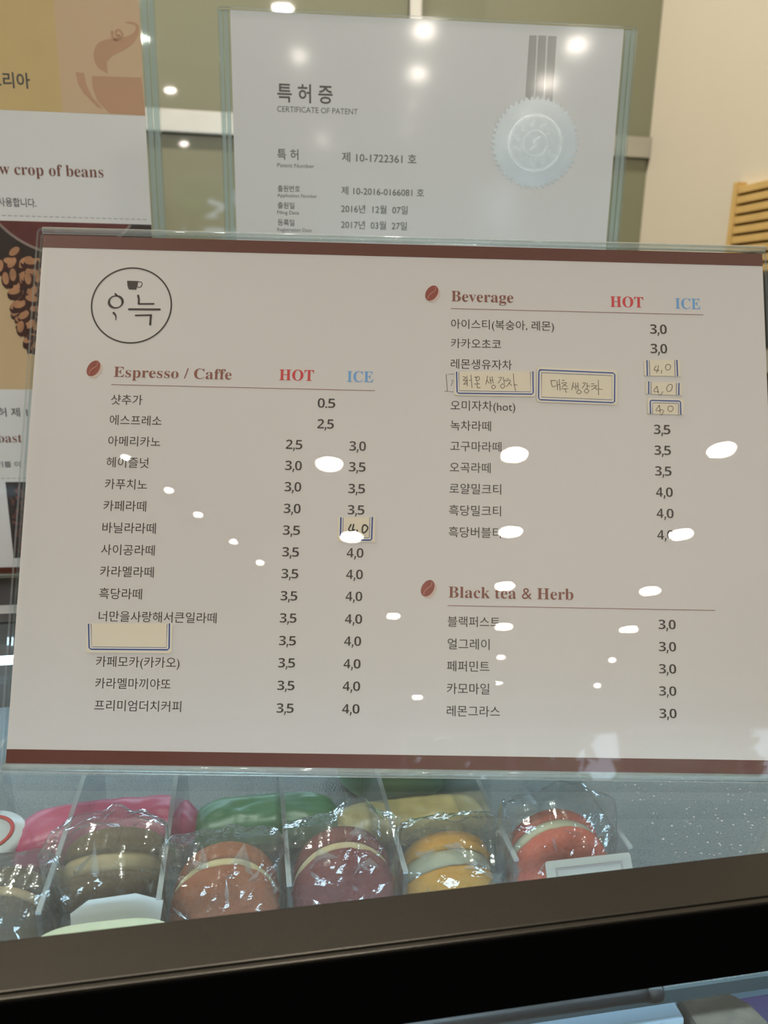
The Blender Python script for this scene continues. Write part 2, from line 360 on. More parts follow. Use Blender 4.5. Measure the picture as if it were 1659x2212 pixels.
STICKERS = [
 ('lemon', [(20.5, 51.41), (53.64, 52.3), (53.45, 41.77), (20.52, 41.56)], [[(21.41, 51.3), (21.7, 43.06), (22.24, 42.52), (51.96, 42.85), (52.56, 43.46), (52.46, 52.13)]], [[(22.32, 51.32), (22.6, 43.54), (51.52, 43.81), (51.45, 52.11)]], [[(24.04, 49.5), (25.18, 49.07), (24.05, 47.88), (25.63, 47.92), (24.27, 46.26), (25.86, 46.76)], [(25.63, 49.77), (25.86, 45.61)], [(27.22, 50.27), (27.77, 44.96)], [(26.54, 47.94), (27.45, 48.19)], [(28.81, 49.38), (29.72, 49.17), (29.27, 48.0), (30.63, 48.27), (30.41, 49.65), (29.04, 49.16)], [(29.72, 47.55), (29.95, 46.63)], [(28.59, 46.46), (30.86, 46.65)], [(29.72, 46.16), (29.95, 45.01), (31.08, 45.13)], [(34.04, 49.97), (33.35, 46.48)], [(33.81, 48.11), (34.72, 46.97)], [(34.95, 49.53), (35.4, 46.76)], [(35.86, 49.78), (36.31, 47.01)], [(34.95, 48.14), (36.09, 48.4)], [(36.31, 46.32), (35.62, 45.38), (36.53, 44.7), (37.3, 45.55), (36.53, 46.32)], [(38.59, 49.39), (39.73, 49.41), (38.35, 47.06)], [(40.41, 49.66), (40.85, 46.89)], [(40.63, 48.27), (41.32, 48.43)], [(39.94, 46.87), (39.26, 45.92), (40.16, 45.02), (41.08, 45.97), (40.17, 46.87)], [(41.77, 49.0), (42.68, 49.02)], [(41.31, 48.06), (43.36, 48.34), (41.76, 45.75)], [(42.67, 47.39), (43.8, 46.26)], [(44.52, 51.15), (44.72, 47.68), (45.38, 44.08)], [(44.72, 46.75), (46.08, 46.41)]]),
 ('jujube', [(54.12, 54.18), (86.95, 53.71), (86.72, 39.13), (53.89, 39.66)], [[(55.48, 53.05), (85.18, 52.45), (85.9, 51.82), (85.61, 40.53), (84.92, 40.1), (55.35, 40.61), (54.72, 41.34), (54.92, 52.47), (55.48, 53.05)]], [[(56.01, 51.85), (84.7, 51.32), (84.58, 41.29), (55.91, 41.74), (56.01, 51.85)]], [[(59.76, 48.73), (61.81, 48.78)], [(59.76, 48.73), (60.42, 46.19), (61.79, 46.6)], [(62.27, 48.56), (62.45, 44.85)], [(63.19, 49.27), (63.49, 44.64)], [(62.48, 46.94), (63.39, 47.19)], [(64.32, 48.84), (65.24, 49.0)], [(64.08, 47.67), (66.14, 47.95), (64.29, 46.05)], [(64.99, 47.23), (66.34, 46.33)], [(64.05, 45.35), (66.78, 45.42)], [(65.51, 45.29), (66.08, 43.78)], [(68.88, 48.25), (68.24, 44.99)], [(68.76, 46.76), (69.52, 45.71)], [(69.78, 47.81), (69.97, 45.03)], [(70.7, 48.06), (70.88, 45.28)], [(69.85, 46.41), (70.81, 46.67)], [(71.11, 45.05), (70.18, 44.11), (71.08, 43.43), (72.14, 44.24), (71.34, 45.06)], [(72.66, 47.87), (73.89, 48.0), (72.49, 45.78)], [(74.49, 48.01), (74.54, 45.6)], [(74.56, 46.9), (75.56, 46.64)], [(74.08, 45.59), (73.38, 44.64), (74.28, 43.74), (75.21, 44.78), (74.31, 45.59)], [(76.31, 47.73), (77.31, 47.75)], [(76.15, 46.66), (78.44, 46.99), (76.35, 45.18)], [(77.51, 46.13), (78.64, 45.32)], [(79.08, 49.33), (79.14, 43.16)], [(79.19, 45.71), (80.69, 45.37)]]),
 ('top', [(97.87, 58.13), (112.78, 58.5), (112.92, 51.76), (98.01, 51.66)], [[(99.18, 58.0), (99.22, 51.79)], [(111.47, 58.39), (111.61, 51.94)]], [[(100.08, 58.02), (100.26, 51.81)], [(110.54, 58.44), (110.62, 51.96)]], [[(102.91, 55.94), (102.04, 54.17), (104.1, 54.0)], [(103.88, 56.03), (103.55, 54.2), (103.04, 53.07)], [(105.2, 54.1), (104.89, 52.69)], [(108.1, 56.63), (108.84, 56.01), (108.53, 54.74), (107.48, 54.16), (106.74, 54.98), (107.06, 56.25), (108.1, 56.63)]]),
 ('middle', [(98.47, 49.16), (113.45, 48.98), (113.22, 43.75), (98.34, 44.13)], [[(99.73, 49.14), (99.6, 44.22)], [(112.09, 48.74), (111.89, 43.92)]], [[(100.69, 49.1), (100.56, 44.19)], [(111.08, 48.85), (110.89, 43.93)]], [[(103.02, 47.34), (101.66, 45.22), (103.72, 45.12)], [(103.02, 47.34), (103.63, 44.43)], [(105.36, 45.16), (104.64, 43.96), (103.95, 43.88)], [(108.61, 48.31), (109.35, 47.63), (108.89, 45.94), (107.63, 45.22), (106.98, 46.32), (107.5, 47.72), (108.61, 48.31)]]),
 ('bottom', [(98.98, 42.37), (113.93, 42.37), (113.65, 35.71), (99.01, 35.79)], [[(100.18, 35.95), (100.16, 40.59), (100.32, 41.22), (100.87, 41.41), (111.98, 41.35), (112.51, 41.02), (112.52, 35.89)]], [[(101.02, 35.9), (101.12, 40.41), (111.46, 40.37), (111.73, 40.03), (111.58, 36.0)]], [[(103.9, 39.5), (102.33, 37.18), (105.15, 37.66)], [(103.9, 39.5), (104.15, 36.25)], [(105.62, 37.39), (104.96, 35.85), (104.27, 35.49)], [(108.9, 39.27), (109.49, 38.45), (109.04, 37.33), (108.14, 36.96), (107.28, 37.84), (107.66, 39.1), (108.89, 39.13)]]),
 ('vanilla', [(-25.22, -8.91), (-10.21, -8.38), (-10.3, -18.52), (-25.19, -18.42)], [[(-23.94, -9.04), (-23.92, -16.39), (-23.28, -17.62), (-12.17, -17.67), (-11.63, -17.23), (-11.52, -8.64)]], [[(-23.01, -9.02), (-23.0, -16.22), (-22.53, -16.75), (-12.8, -16.71), (-12.57, -16.32), (-12.48, -8.61)]], [[(-19.91, -11.67), (-20.73, -13.55), (-20.1, -14.16), (-18.41, -13.66)], [(-18.83, -11.58), (-19.47, -14.76)], [(-17.48, -13.79), (-17.31, -14.72)], [(-14.34, -11.64), (-13.25, -12.63), (-13.77, -14.03), (-14.99, -14.83), (-15.39, -13.75), (-15.19, -12.2), (-14.34, -11.64)]]),
 ('blank', [(-121.02, -52.15), (-88.07, -51.43), (-87.87, -62.94), (-120.84, -63.21)], [[(-120.42, -52.36), (-119.63, -61.32), (-118.87, -61.88), (-89.68, -61.6), (-88.98, -61.01), (-89.31, -51.67)]], [[(-119.47, -52.34), (-118.63, -61.01), (-90.01, -60.74), (-90.19, -51.75)]], []),
]
SCRAWL = [[(20.32, 50.57), (17.23, 50.27), (17.8, 43.34), (20.2, 43.07)], [(16.71, 43.31), (17.8, 43.34)], [(19.14, 47.9), (20.05, 48.02), (19.29, 45.59)]]
CERT = [
 ('title', '특 허 증', 23.36, 52.51, -37.51, 8.86),
 ('grey', 'CERTIFICATE OF PATENT', 23.1, 65.89, -45.3, 2.91),
 ('dark', '특 허', 22.83, 34.08, -67.5, 5.05),
 ('fine', 'Patent Number', 22.73, 42.61, -72.91, 2.08),
 ('dark', '제 10-1722361 호', 57.48, 98.04, -67.8, 4.62),
 ('dark', '출원번호', 22.77, 34.76, -84.65, 3.04),
 ('fine', 'Application Number', 22.46, 44.03, -88.06, 1.88),
 ('dark', '출원일', 22.62, 31.65, -93.24, 3.07),
 ('fine', 'Filing Date', 22.31, 34.13, -96.81, 1.9),
 ('dark', '등록일', 22.46, 31.54, -102.04, 3.11),
 ('fine', 'Registration Date', 22.15, 40.99, -105.64, 1.92),
 ('dark', '제 10-2016-0166081 호', 57.25, 102.68, -84.76, 4.0),
 ('dark', '2016년  12월  07일', 57.09, 93.9, -93.94, 4.05),
 ('dark', '2017년  03월  27일', 57.11, 93.63, -102.2, 4.09),
]
MEDAL = {'c': (163.05, -57.15), 'rx': (187.99, -56.34), 'lx': (138.43, -57.95), 'ty': (161.5, -33.72), 'by': (164.66, -81.56), 'rib': [[(156.77, -5.13), (160.67, -4.96), (161.06, -36.8), (156.33, -36.97)], [(161.62, -5.02), (165.85, -4.93), (166.33, -36.61), (162.03, -36.77)], [(166.92, -4.98), (171.59, -4.97), (171.4, -36.43), (167.3, -36.58)]]}
POSTER = [
 ('bold', '코리아', -84.68, -62.13, -43.13, 7.69),
 ('serif', 'New crop of beans', -93.41, -25.92, -89.09, 5.89),
 ('dark', '사용합니다.', -85.96, -64.74, -106.85, 4.5),
 ('dark', '특허 제 1', -104.63, -81.31, -227.86, 5.11),
 ('serif', 'Roast', -105.81, -86.15, -243.88, 5.49),
 ('dark', '분위기를 이', -112.0, -88.62, -260.44, 3.53),
]
CUP = [[(-28.64, -39.16), (-1.4, -38.76), (-0.41, -58.02), (-20.4, -57.8), (-26.42, -52.0), (-28.56, -45.1)], [(-37.19, -37.57), (-32.56, -37.86), (-31.69, -44.25), (-28.94, -50.11), (-23.49, -55.91), (-26.64, -55.03), (-33.6, -48.31), (-36.4, -43.46)], [(-19.72, -37.78), (-25.11, -34.57), (-26.79, -28.77), (-24.23, -22.81), (-17.72, -20.08), (-9.18, -18.7), (-3.93, -16.02), (-3.0, -13.08), (-5.59, -12.24), (-8.72, -11.72), (-6.04, -11.01), (-1.88, -12.06), (-1.38, -15.9), (-4.02, -20.88), (-9.6, -25.04), (-16.18, -28.28), (-19.83, -31.88), (-19.72, -37.78)], [(-15.89, -16.61), (-15.6, -19.98), (-12.46, -20.31), (-10.39, -17.79), (-12.13, -15.46), (-13.78, -16.5), (-13.38, -18.42), (-12.1, -18.16)]]
PO = {'gold': (-39.82, -58.41), 'goldr': (-2.03, -57.86), 'split': (-45.4, -29.58), 'dash1': (-44.4, -114.2), 'pic_top': (-44.63, -117.0), 'pic_bot': (-90.73, -213.98), 'dash2': (-96.36, -269.36), 'pic2_tl': (-98.83, -271.73), 'pic2_bl': (-98.84, -321.77), 'bandt': (-105.18, -327.94), 'bandb': (-105.6, -332.03), 'arc1': (-85.34, -122.93), 'arc2': (-77.44, -134.24), 'arc3': (-66.37, -138.38), 'edge1': (-88.51, -140.95), 'edge2': (-84.63, -153.91), 'edge3': (-79.89, -172.43), 'edge4': (-77.86, -192.78)}

GZ = 1.0757                        # top of the display case glass

# ------------------------------------------------------------------ the setting
DW = 1.28                          # back wall
obj('floor', MB().box(-3.3, 3.8, -7.0, 1.4, -0.1, 0).done(), M['floor'], kind='structure')
obj('ceiling', MB().box(-3.3, 3.8, -7.1, 1.4, 2.86, 2.96).done(), M['ceiling'], kind='structure')
wb = obj('wall_back', MB().box(-3.3, 3.8, DW + 0.012, DW + 0.12, 0, 2.86).done(), M['plaster'], kind='structure')
for x0, x1, z0, z1 in ((-3.0, 0.2545, 1.522, 2.86), (0.2745, 0.662, 1.522, 2.86), (-3.0, 0.2545, 0.92, 1.4895), (0.2745, 0.662, 0.92, 1.4895)):
    obj('glass_panel', MB().bev(x0, x1, DW, DW + 0.012, z0, z1, 0.0015).done(), M['green'], wb)
obj('joint_strip', MB().bev(-3.0, 0.662, DW - 0.008, DW + 0.01, 1.490, 1.5215, 0.002).done(), M['steel'], wb, label='horizontal steel joint strip')
obj('joint_strip', MB().bev(0.2550, 0.2740, DW - 0.006, DW + 0.01, 1.5225, 2.86, 0.002).done(), M['steel_v'], wb, label='upright steel joint strip')
obj('joint_strip', MB().bev(0.2550, 0.2740, DW - 0.006, DW + 0.01, 0.92, 1.489, 0.002).done(), M['steel_v'], wb)
obj('wall_left', MB().box(-3.3, -3.2, -7, 1.4, 0, 2.86).done(), M['plaster_dim'], kind='structure')
obj('wall_right', MB().box(3.7, 3.8, -7, 1.4, 0, 2.86).done(), M['plaster_dim'], kind='structure')
obj('wall_partition', MB().bev(0.662, 0.78, 0.30, DW + 0.012, 0, 2.86, 0.004).done(), M['plaster'], kind='structure')
# window wall behind the viewer
wf = MB(); wf.box(-3.3, -0.8, -7.15, -7.0, 0, 2.86); wf.box(3.35, 3.8, -7.15, -7.0, 0, 2.86); wf.box(-0.8, 3.35, -7.15, -7.0, 2.66, 2.86); wf.box(-0.8, 3.35, -7.15, -7.0, 0, 0.25)
obj('wall_front', wf.done(), M['plaster_dim'], kind='structure')
xs = [-0.8, 0.25, 1.3, 2.35, 3.35]
for k in range(4):
    w = obj('window_%d' % (k + 1), MB().bev(xs[k], xs[k] + 0.05, -7.12, -7.03, 0.25, 2.66, 0.004).bev(xs[k + 1] - 0.05, xs[k + 1], -7.12, -7.03, 0.25, 2.66, 0.004)
            .bev(xs[k] + 0.05, xs[k + 1] - 0.05, -7.12, -7.03, 2.61, 2.66, 0.004).bev(xs[k] + 0.05, xs[k + 1] - 0.05, -7.12, -7.03, 2.08, 2.18, 0.004)
            .bev(xs[k] + 0.05, xs[k + 1] - 0.05, -7.12, -7.03, 0.25, 0.32, 0.004).done(), M['frame'], kind='structure')
    obj('pane', MB().box(xs[k] + 0.05, xs[k + 1] - 0.05, -7.08, -7.074, 2.18, 2.61).done(), M['pane'], w)
    obj('pane', MB().box(xs[k] + 0.05, xs[k + 1] - 0.05, -7.08, -7.074, 0.32, 2.08).done(), M['pane'], w)
obj('ground', MB().box(-30, 30, -40, -7.15, -0.12, -0.02).done(), M['grass'], kind='structure')

# trees outside the windows
def tree(x, y, h, r, seed, label):
    t = empty('tree', (x, y, -0.02), label, 'tree', 'trees outside the windows'); rnd = random.Random(seed)
    obj('trunk', MB().tube([(0, 0, 0), (0.1, 0.05, h * 0.4), (0.0, 0.0, h * 0.8)], [0.16, 0.12, 0.05]).done(), M['bark'], t)
    mb = MB()
    for i in range(420):
        a, b, c = rnd.uniform(0, 6.283), rnd.uniform(-1, 1), rnd.random() ** 0.4
        q = Vector((math.cos(a) * math.sqrt(1 - b * b) * r * c, math.sin(a) * math.sqrt(1 - b * b) * r * c, h * 0.66 + b * r * 1.15 * c))
        s = rnd.uniform(0.16, 0.42); u = Vector((rnd.uniform(-1, 1), rnd.uniform(-1, 1), rnd.uniform(-1, 1))).normalized(); w = u.orthogonal().normalized(); n = u.cross(w)
        mb.add([q - u * s, q - w * s * .6 + n * .08, q + u * s, q + w * s * .6 + n * .08], [(0, 1, 2, 3)])
    obj('foliage', mb.done(), M['leaf'], t, kind='stuff')
tree(-2.2, -12.5, 5.2, 1.7, 1, 'leafy tree outside the leftmost window of the front wall')
tree(0.6, -16.0, 6.4, 1.5, 2, 'leafy tree outside the second window of the front wall')
tree(3.6, -14.5, 5.6, 1.2, 3, 'leafy tree outside the third window of the front wall')
tree(7.6, -13.0, 5.6, 1.7, 4, 'leafy tree outside the rightmost window of the front wall')

# ceiling downlights
def downlight(x, y, r, label, group):
    t = empty('downlight', (x, y, 2.86), label, 'ceiling lamp', group)
    obj('trim_ring', MB().lathe([(r * 1.0, 0.0), (r * 1.0, -0.006), (r * 1.12, -0.010), (r * 1.22, -0.006), (r * 1.24, 0.0)], 32).done(), M['white'], t, smooth=True)
    mb = MB(); mb.add([(r * math.cos(k * math.pi / 16), r * math.sin(k * math.pi / 16), -0.004) for k in range(32)], [tuple(range(31, -1, -1))])
    obj('lens', mb.done(), M['lens'], t)
ORD = ('nearest the counter', 'second from the counter', 'third from the counter', 'fourth from the counter', 'farthest from the counter', 'just inside the windows')
for k, (x, y) in enumerate(((0.26, -2.39), (0.25, -3.16), (0.22, -3.91), (0.21, -4.66))): downlight(x, y, 0.056, 'large downlight of the middle row, ' + ORD[k], 'middle row of downlights')
for k, (x, y) in enumerate(((1.16, -2.47), (1.15, -3.31), (1.12, -4.11), (1.09, -4.83))): downlight(x, y, 0.058, 'large downlight of the right row, ' + ORD[k], 'right row of downlights')
for k, (x, y) in enumerate(((-0.57, -2.36), (-0.60, -3.11), (-0.53, -4.35), (-0.58, -6.5))): downlight(x, y, 0.056 if k < 2 else 0.040, 'large downlight of the left row, ' + ORD[k], 'left row of downlights')
for k, (x, y) in enumerate(((-1.46, -2.18), (-1.38, -2.49), (-1.33, -2.75), (-1.25, -3.08), (-1.18, -3.37))): downlight(x, y, 0.019, 'small spot of the slanting left line, ' + ORD[k], 'line of small spots')
for k, (x, y) in enumerate(((0.19, -5.37), (0.17, -6.1))): downlight(x, y, 0.026, 'small spot ending the middle row, ' + ('farther from the windows', 'nearer the windows')[k], 'small spots near the windows')
for k, (x, y) in enumerate(((1.06, -5.55), (1.02, -6.3))): downlight(x, y, 0.026, 'small spot ending the right row, ' + ('farther from the windows', 'nearer the windows')[k], 'small spots near the windows')
for k, x in enumerate((-1.2, 1.5)): downlight(x, -0.62, 0.060, 'added fill downlight in front of the counter, ' + ('left of the menu', 'right of the menu')[k], 'added fill downlights in front of the counter')  # unseen lamps added to brighten the upright sheets
for k, x in enumerate((-2.3, -1.5, -0.7, 0.1)): downlight(x, 0.78, 0.070, 'added fill downlight above the back counter, %s from the cream partition' % ('fourth', 'third', 'second', 'first')[k], 'added fill downlights above the back counter')  # unseen row added to light the back wall and cream partition

# ------------------------------------------------------------------ display case
case = empty('display_case', (0, 0, 0), 'dark framed glass display case holding the wrapped macarons', 'display case')
X0, X1 = -1.0, 0.60
obj('top_glass', MB().box(X0, X1, 0.1918, 0.4262, GZ - 0.006, GZ).done(), M['case_glass'], case)
obj('front_trim', MB().bev(X0, X1, 0.1742, 0.1918, GZ - 0.011, GZ + 0.0006, 0.0004).done(), M['trim'], case, label='dark bronze front trim')
obj('edge_strip', MB().bev(X0, X1, 0.1722, 0.1739, GZ - 0.012, GZ + 0.0002, 0.0004).done(), M['trim'], case)
obj('fascia', MB().bev(X0, X1, 0.1716, 0.1745, 1.0495, GZ - 0.0008, 0.0003).done(), M['fascia'], case, label='glossy black front fascia')
obj('front_glass', MB().box(X0, X1, 0.1735, 0.1775, 0.12, 1.0530).done(), M['case_glass'], case)
obj('rear_trim', MB().bev(X0, X1, 0.4262, 0.4385, GZ - 0.02, GZ + 0.0008, 0.0006).done(), M['black'], case)
obj('rear_strip', MB().bev(X0, X1, 0.4388, 0.4520, GZ - 0.02, GZ + 0.0008, 0.0006).done(), M['alu'], case, label='pale aluminium strip')
obj('rear_ledge', MB().bev(X0, X1, 0.4523, 0.62, GZ - 0.03, GZ, 0.001).done(), M['black'], case)
obj('back_panel', MB().box(X0, X1, 0.455, 0.475, 0.1, GZ - 0.031).done(), M['black'], case)
obj('side_panel', MB().box(X0 - 0.02, X0, 0.17, 0.62, 0, GZ).done(), M['black'], case)
obj('side_panel', MB().box(X1, X1 + 0.015, 0.17, 0.62, 0, GZ).done(), M['black'], case)
obj('plinth', MB().box(X0, X1, 0.19, 0.46, 0, 0.11).done(), M['black'], case)
obj('shelf', MB().bev(X0 + 0.002, X1 - 0.002, 0.205, 0.453, 1.0045, 1.0100, 0.0008).done(), M['shelf'], case, label='grey speckled upper shelf')
obj('shelf_edge_cap', MB().bev(X0 + 0.002, X1 - 0.002, 0.2035, 0.2049, 1.0040, 1.0102, 0.0003).done(), P('edge_cap', (0.05, 0.075, 0.09), 0.5), case, label='dark blue-grey edge strip')
obj('lower_shelf', MB().box(X0 + 0.002, X1 - 0.002, 0.18, 0.453, 0.930, 0.938).done(), M['deck'], case)
for y, z, nm in ((0.1835, GZ - 0.0125, 'front'), (0.4325, GZ - 0.0235, 'rear'), (0.236, 1.0010, 'shelf')):
    obj('light_tube', MB().bev(X0 + 0.05, X1 - 0.05, y - 0.004, y + 0.004, z - 0.003, z, 0.001).done(), M['led_dim'] if nm == 'shelf' else M['led'], case)
rnd = random.Random(3)                                  # dried droplets and dust on the top glass
for nm, cnt, mt in (('dried_droplets', 900, 'speck'), ('dust_specks', 350, 'speck2')):
    mb = MB()
    for k in range(cnt):
        x = 0.135 + 0.20 * rnd.random(); y = 0.1935 + 0.085 * rnd.random() ** 1.2; r = rnd.uniform(0.00010, 0.00034) * (0.7 if mt == 'speck2' else 1)
        mb.add([(x + r * math.cos(a) * 1.3, y + r * math.sin(a), GZ + 0.00006) for a in (0, 1.05, 2.09, 3.14, 4.19, 5.24)], [(0, 1, 2, 3, 4, 5)])
    obj(nm, mb.done(), M[mt], case, kind='stuff')
# black rod behind the front glass
rod = empty('towel_rod', (0, 0, 0), 'black round rod with end cap just behind the lower front glass', 'rod')
obj('rod', MB().tube([(-0.30, 0.1905, 1.0262), (0.128, 0.1905, 1.0262)], 0.0030, 16).done(), M['black'], rod, smooth=True)
obj('end_cap', MB().tube([(0.1275, 0.1905, 1.0262), (0.1285, 0.1905, 1.0262), (0.1320, 0.1905, 1.0262), (0.1330, 0.1905, 1.0262)], [0.0033, 0.0037, 0.0037, 0.003], 16).done(), M['black'], rod, smooth=True)
obj('bracket', MB().box(0.040, 0.046, 0.1895, 0.1915, 1.029, 1.0046).done(), M['black'], rod)

# acrylic divided tray
tray = empty('divided_tray', (0.02, 0.2, 1.0102), 'clear acrylic tray divided into slots, one macaron in each slot', 'tray')
obj('base', MB().box(-0.155, 0.118, 0.004, 0.135, 0.0, 0.0020).done(), M['divider'], tray)
obj('front_lip', MB().box(-0.155, 0.118, 0.004, 0.0055, 0.002, 0.012).done(), M['divider'], tray)
for x in (-0.113, -0.072, -0.034, 0.0095, 0.0505, 0.0915, 0.136):
    v = MB().box(x - 0.02 - 0.0008, x - 0.02 + 0.0008, 0.024, 0.135, 0.002, 0.0455)
    v.box(x - 0.02 - 0.0009, x - 0.02 + 0.0009, 0.024, 0.135, 0.0455, 0.0465, 1)
    obj('divider', v.done(), [M['divider'], M['divider_edge']], tray)

# macarons
def shell_vf(R, T, sgn, seed, n=48):
    """domed biscuit with a ruffled foot; the flat side lies at y=0"""
    prof = [(0.0, T), (0.35, T * 0.985), (0.6, T * 0.93), (0.8, T * 0.80), (0.92, T * 0.60), (0.975, T * 0.42), (0.965, T * 0.30), (1.0, T * 0.20), (1.0, T * 0.08), (0.93, 0.0), (0.0, 0.0)]
    mb = MB().lathe([(max(r * R, 1e-5), h * sgn) for r, h in prof], n, 'Y'); vs = []
    for i, v in enumerate(mb.v):
        ring = i // n; q = Vector(v); w = noise.noise(q * 260 + Vector((seed, 0, 0)))
        k = 1 + (0.035 * w if ring in (6, 7, 8) else 0.012 * w); vs.append((v[0] * k, v[1], v[2] * k))
    return vs, mb.f, mb.m
def crumple(w, h, d, seed, nx=22, nz=22, ear=None):
    """closed cellophane bag: two puffed sheets, creased by cell noise, flat fins at the rim"""
    vs, fs = [], []
    for side in (-1, 1):
        for j in range(nz + 1):
            for i in range(nx + 1):
                u, v = i / nx * 2 - 1, j / nz * 2 - 1
                p = max(0.0, (1 - abs(u) ** 3.2)) * max(0.0, (1 - abs(v) ** 3.2))
                cell = noise.voronoi(Vector((u * 2.2 + seed, v * 2.2, side * 3.0 + seed)))[0]
                cr = (cell[1] - cell[0]) * 0.30 + noise.noise(Vector((u * 3 + seed, v * 3, side))) * 0.22
                y = side * d / 2 * (p ** 0.35) * (0.97 + cr)
                k = 1 + 0.05 * noise.noise(Vector((u * 4, v * 4, seed)))
                zz = v * h / 2 * k
                if ear and v > 0.6: zz += ear * max(0, 1 - abs(u - 0.3) * 2.2) * (v - 0.6) * 2.5
                vs.append((u * w / 2 * k, y, zz))
    n1 = (nx + 1) * (nz + 1)
    for s in range(2):
        for j in range(nz):
            for i in range(nx):
                a = s * n1 + j * (nx + 1) + i; q = (a, a + 1, a + nx + 2, a + nx + 1); fs.append(q if s == 0 else q[::-1])
    return vs, fs
def macaron(x, y, z, R, t_f, t_m, t_b, tilt, col, cream, label, seed, ear=None, bag=(0.044, 0.050, 0.032), rz=0.0, toast=0.25):
    Mx = Matrix.Translation((x, y, z)) @ Matrix.Rotation(rz, 4, 'Z') @ Matrix.Rotation(math.radians(tilt), 4, 'X')
    t = empty('wrapped_macaron', Mx, label, 'macaron', 'macarons in the divided tray')
    ms = P('macaron_shell_%d' % seed, col, 0.8, spec=0.2, var=toast, scale=70, bump=0.4, bscale=700); mc = P('macaron_cream_%d' % seed, cream, 0.6, var=0.1, scale=120, bump=0.3, bscale=400)
    obj('shell', xf(shell_vf(R, t_f, -1, seed), Matrix.Translation((0, -t_m / 2, 0))), ms, t, smooth=True)
    obj('shell', xf(shell_vf(R * 0.99, t_b, 1, seed + 9), Matrix.Translation((0.0006, t_m / 2, 0.0004))), ms, t, smooth=True)
    obj('filling', MB().lathe([(1e-5, -t_m / 2), (R * 0.93, -t_m / 2), (R * 0.965, -t_m * 0.2), (R * 0.97, t_m * 0.2), (R * 0.93, t_m / 2), (1e-5, t_m / 2)], 48, 'Y').done(), mc, t, smooth=True)
    Mi = Mx.inverted()
    def fit(v):                                            # the film presses against the glass above and the tray below
        q = Mx @ Vector(v); q.z = max(1.0126, min(1.0690, q.z)); return Mi @ q
    cr = crumple(bag[0], bag[1], bag[2], seed * 1.7, ear=ear)
    obj('wrapper', ([fit((v[0], v[1] + 0.002, v[2] + 0.001)) for v in cr[0]], cr[1]), M['film'], t)
    rnd = random.Random(seed * 13); fl = MB()              # sharp folds and pinched corners of the film
    for k in range(9):
        a = rnd.uniform(-0.5, math.pi + 0.5); r0 = bag[0] * 0.40; ca, sa = math.cos(a), math.sin(a)
        p = Vector((ca * r0, rnd.uniform(-0.010, 0.006), sa * r0)); q = Vector((max(-0.0208, min(0.0208, ca * r0 * rnd.uniform(1.1, 1.5))), rnd.uniform(-0.012, 0.008), min(sa * r0 * rnd.uniform(1.1, 1.45), bag[1] * 0.48)))
        w = Vector((-sa, rnd.uniform(-0.6, 0.6), ca)) * rnd.uniform(0.002, 0.006); u = Vector((0, -0.002, 0))
        fl.add([p - w, p + w, q, (p + q) / 2 + u], [(0, 3, 2), (3, 1, 2), (0, 1, 3)])
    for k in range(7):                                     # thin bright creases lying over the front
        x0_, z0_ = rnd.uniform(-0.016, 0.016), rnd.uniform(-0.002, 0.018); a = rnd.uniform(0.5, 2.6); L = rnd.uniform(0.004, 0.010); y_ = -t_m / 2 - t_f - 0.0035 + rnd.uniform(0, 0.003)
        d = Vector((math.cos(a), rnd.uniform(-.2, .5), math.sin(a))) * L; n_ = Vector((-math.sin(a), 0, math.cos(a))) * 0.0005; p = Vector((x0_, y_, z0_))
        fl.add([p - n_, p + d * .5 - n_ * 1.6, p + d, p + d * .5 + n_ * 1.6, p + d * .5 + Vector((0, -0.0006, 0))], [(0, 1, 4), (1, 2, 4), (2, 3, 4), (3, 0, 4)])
    fl.v = [fit(v) for v in fl.v]
    obj('film_folds', fl.done(), M['film_fold'], t, kind='stuff')
    return t
macaron(-0.0905, 0.2400, 1.0365, 0.0192, 0.009, 0.0045, 0.014, 4, (0.10, 0.075, 0.052), (0.42, 0.31, 0.19), 'grey-brown macaron in clear film, cut off by the left edge', 1)
m1 = macaron(-0.0535, 0.2540, 1.0440, 0.0188, 0.010, 0.0065, 0.011, 37, (0.115, 0.070, 0.030), (0.36, 0.26, 0.13), 'olive-brown macaron leaning back above its white card', 2, ear=0.006, bag=(0.043, 0.047, 0.034))
macaron(-0.0132, 0.2400, 1.0372, 0.0196, 0.009, 0.0042, 0.015, 0, (0.30, 0.085, 0.030), (0.62, 0.50, 0.28), 'orange-brown macaron with a thin yellow cream line, in clear film', 3)
macaron(0.0300, 0.2400, 1.0395, 0.0190, 0.009, 0.0042, 0.015, 0, (0.17, 0.032, 0.030), (0.55, 0.44, 0.25), 'dark maroon macaron in clear film', 4, ear=0.010)
macaron(0.0705, 0.2420, 1.0365, 0.0180, 0.010, 0.0065, 0.010, 26, (0.52, 0.24, 0.03), (0.34, 0.31, 0.21), 'yellow macaron with thick grey filling in clear film', 5)
m5 = macaron(0.1130, 0.2380, 1.0410, 0.0198, 0.009, 0.0048, 0.010, 3, (0.55, 0.11, 0.065), (0.58, 0.54, 0.38), 'coral pink macaron above a beige card, rightmost in the tray', 6, ear=0.006, bag=(0.046, 0.052, 0.030), toast=0.1)

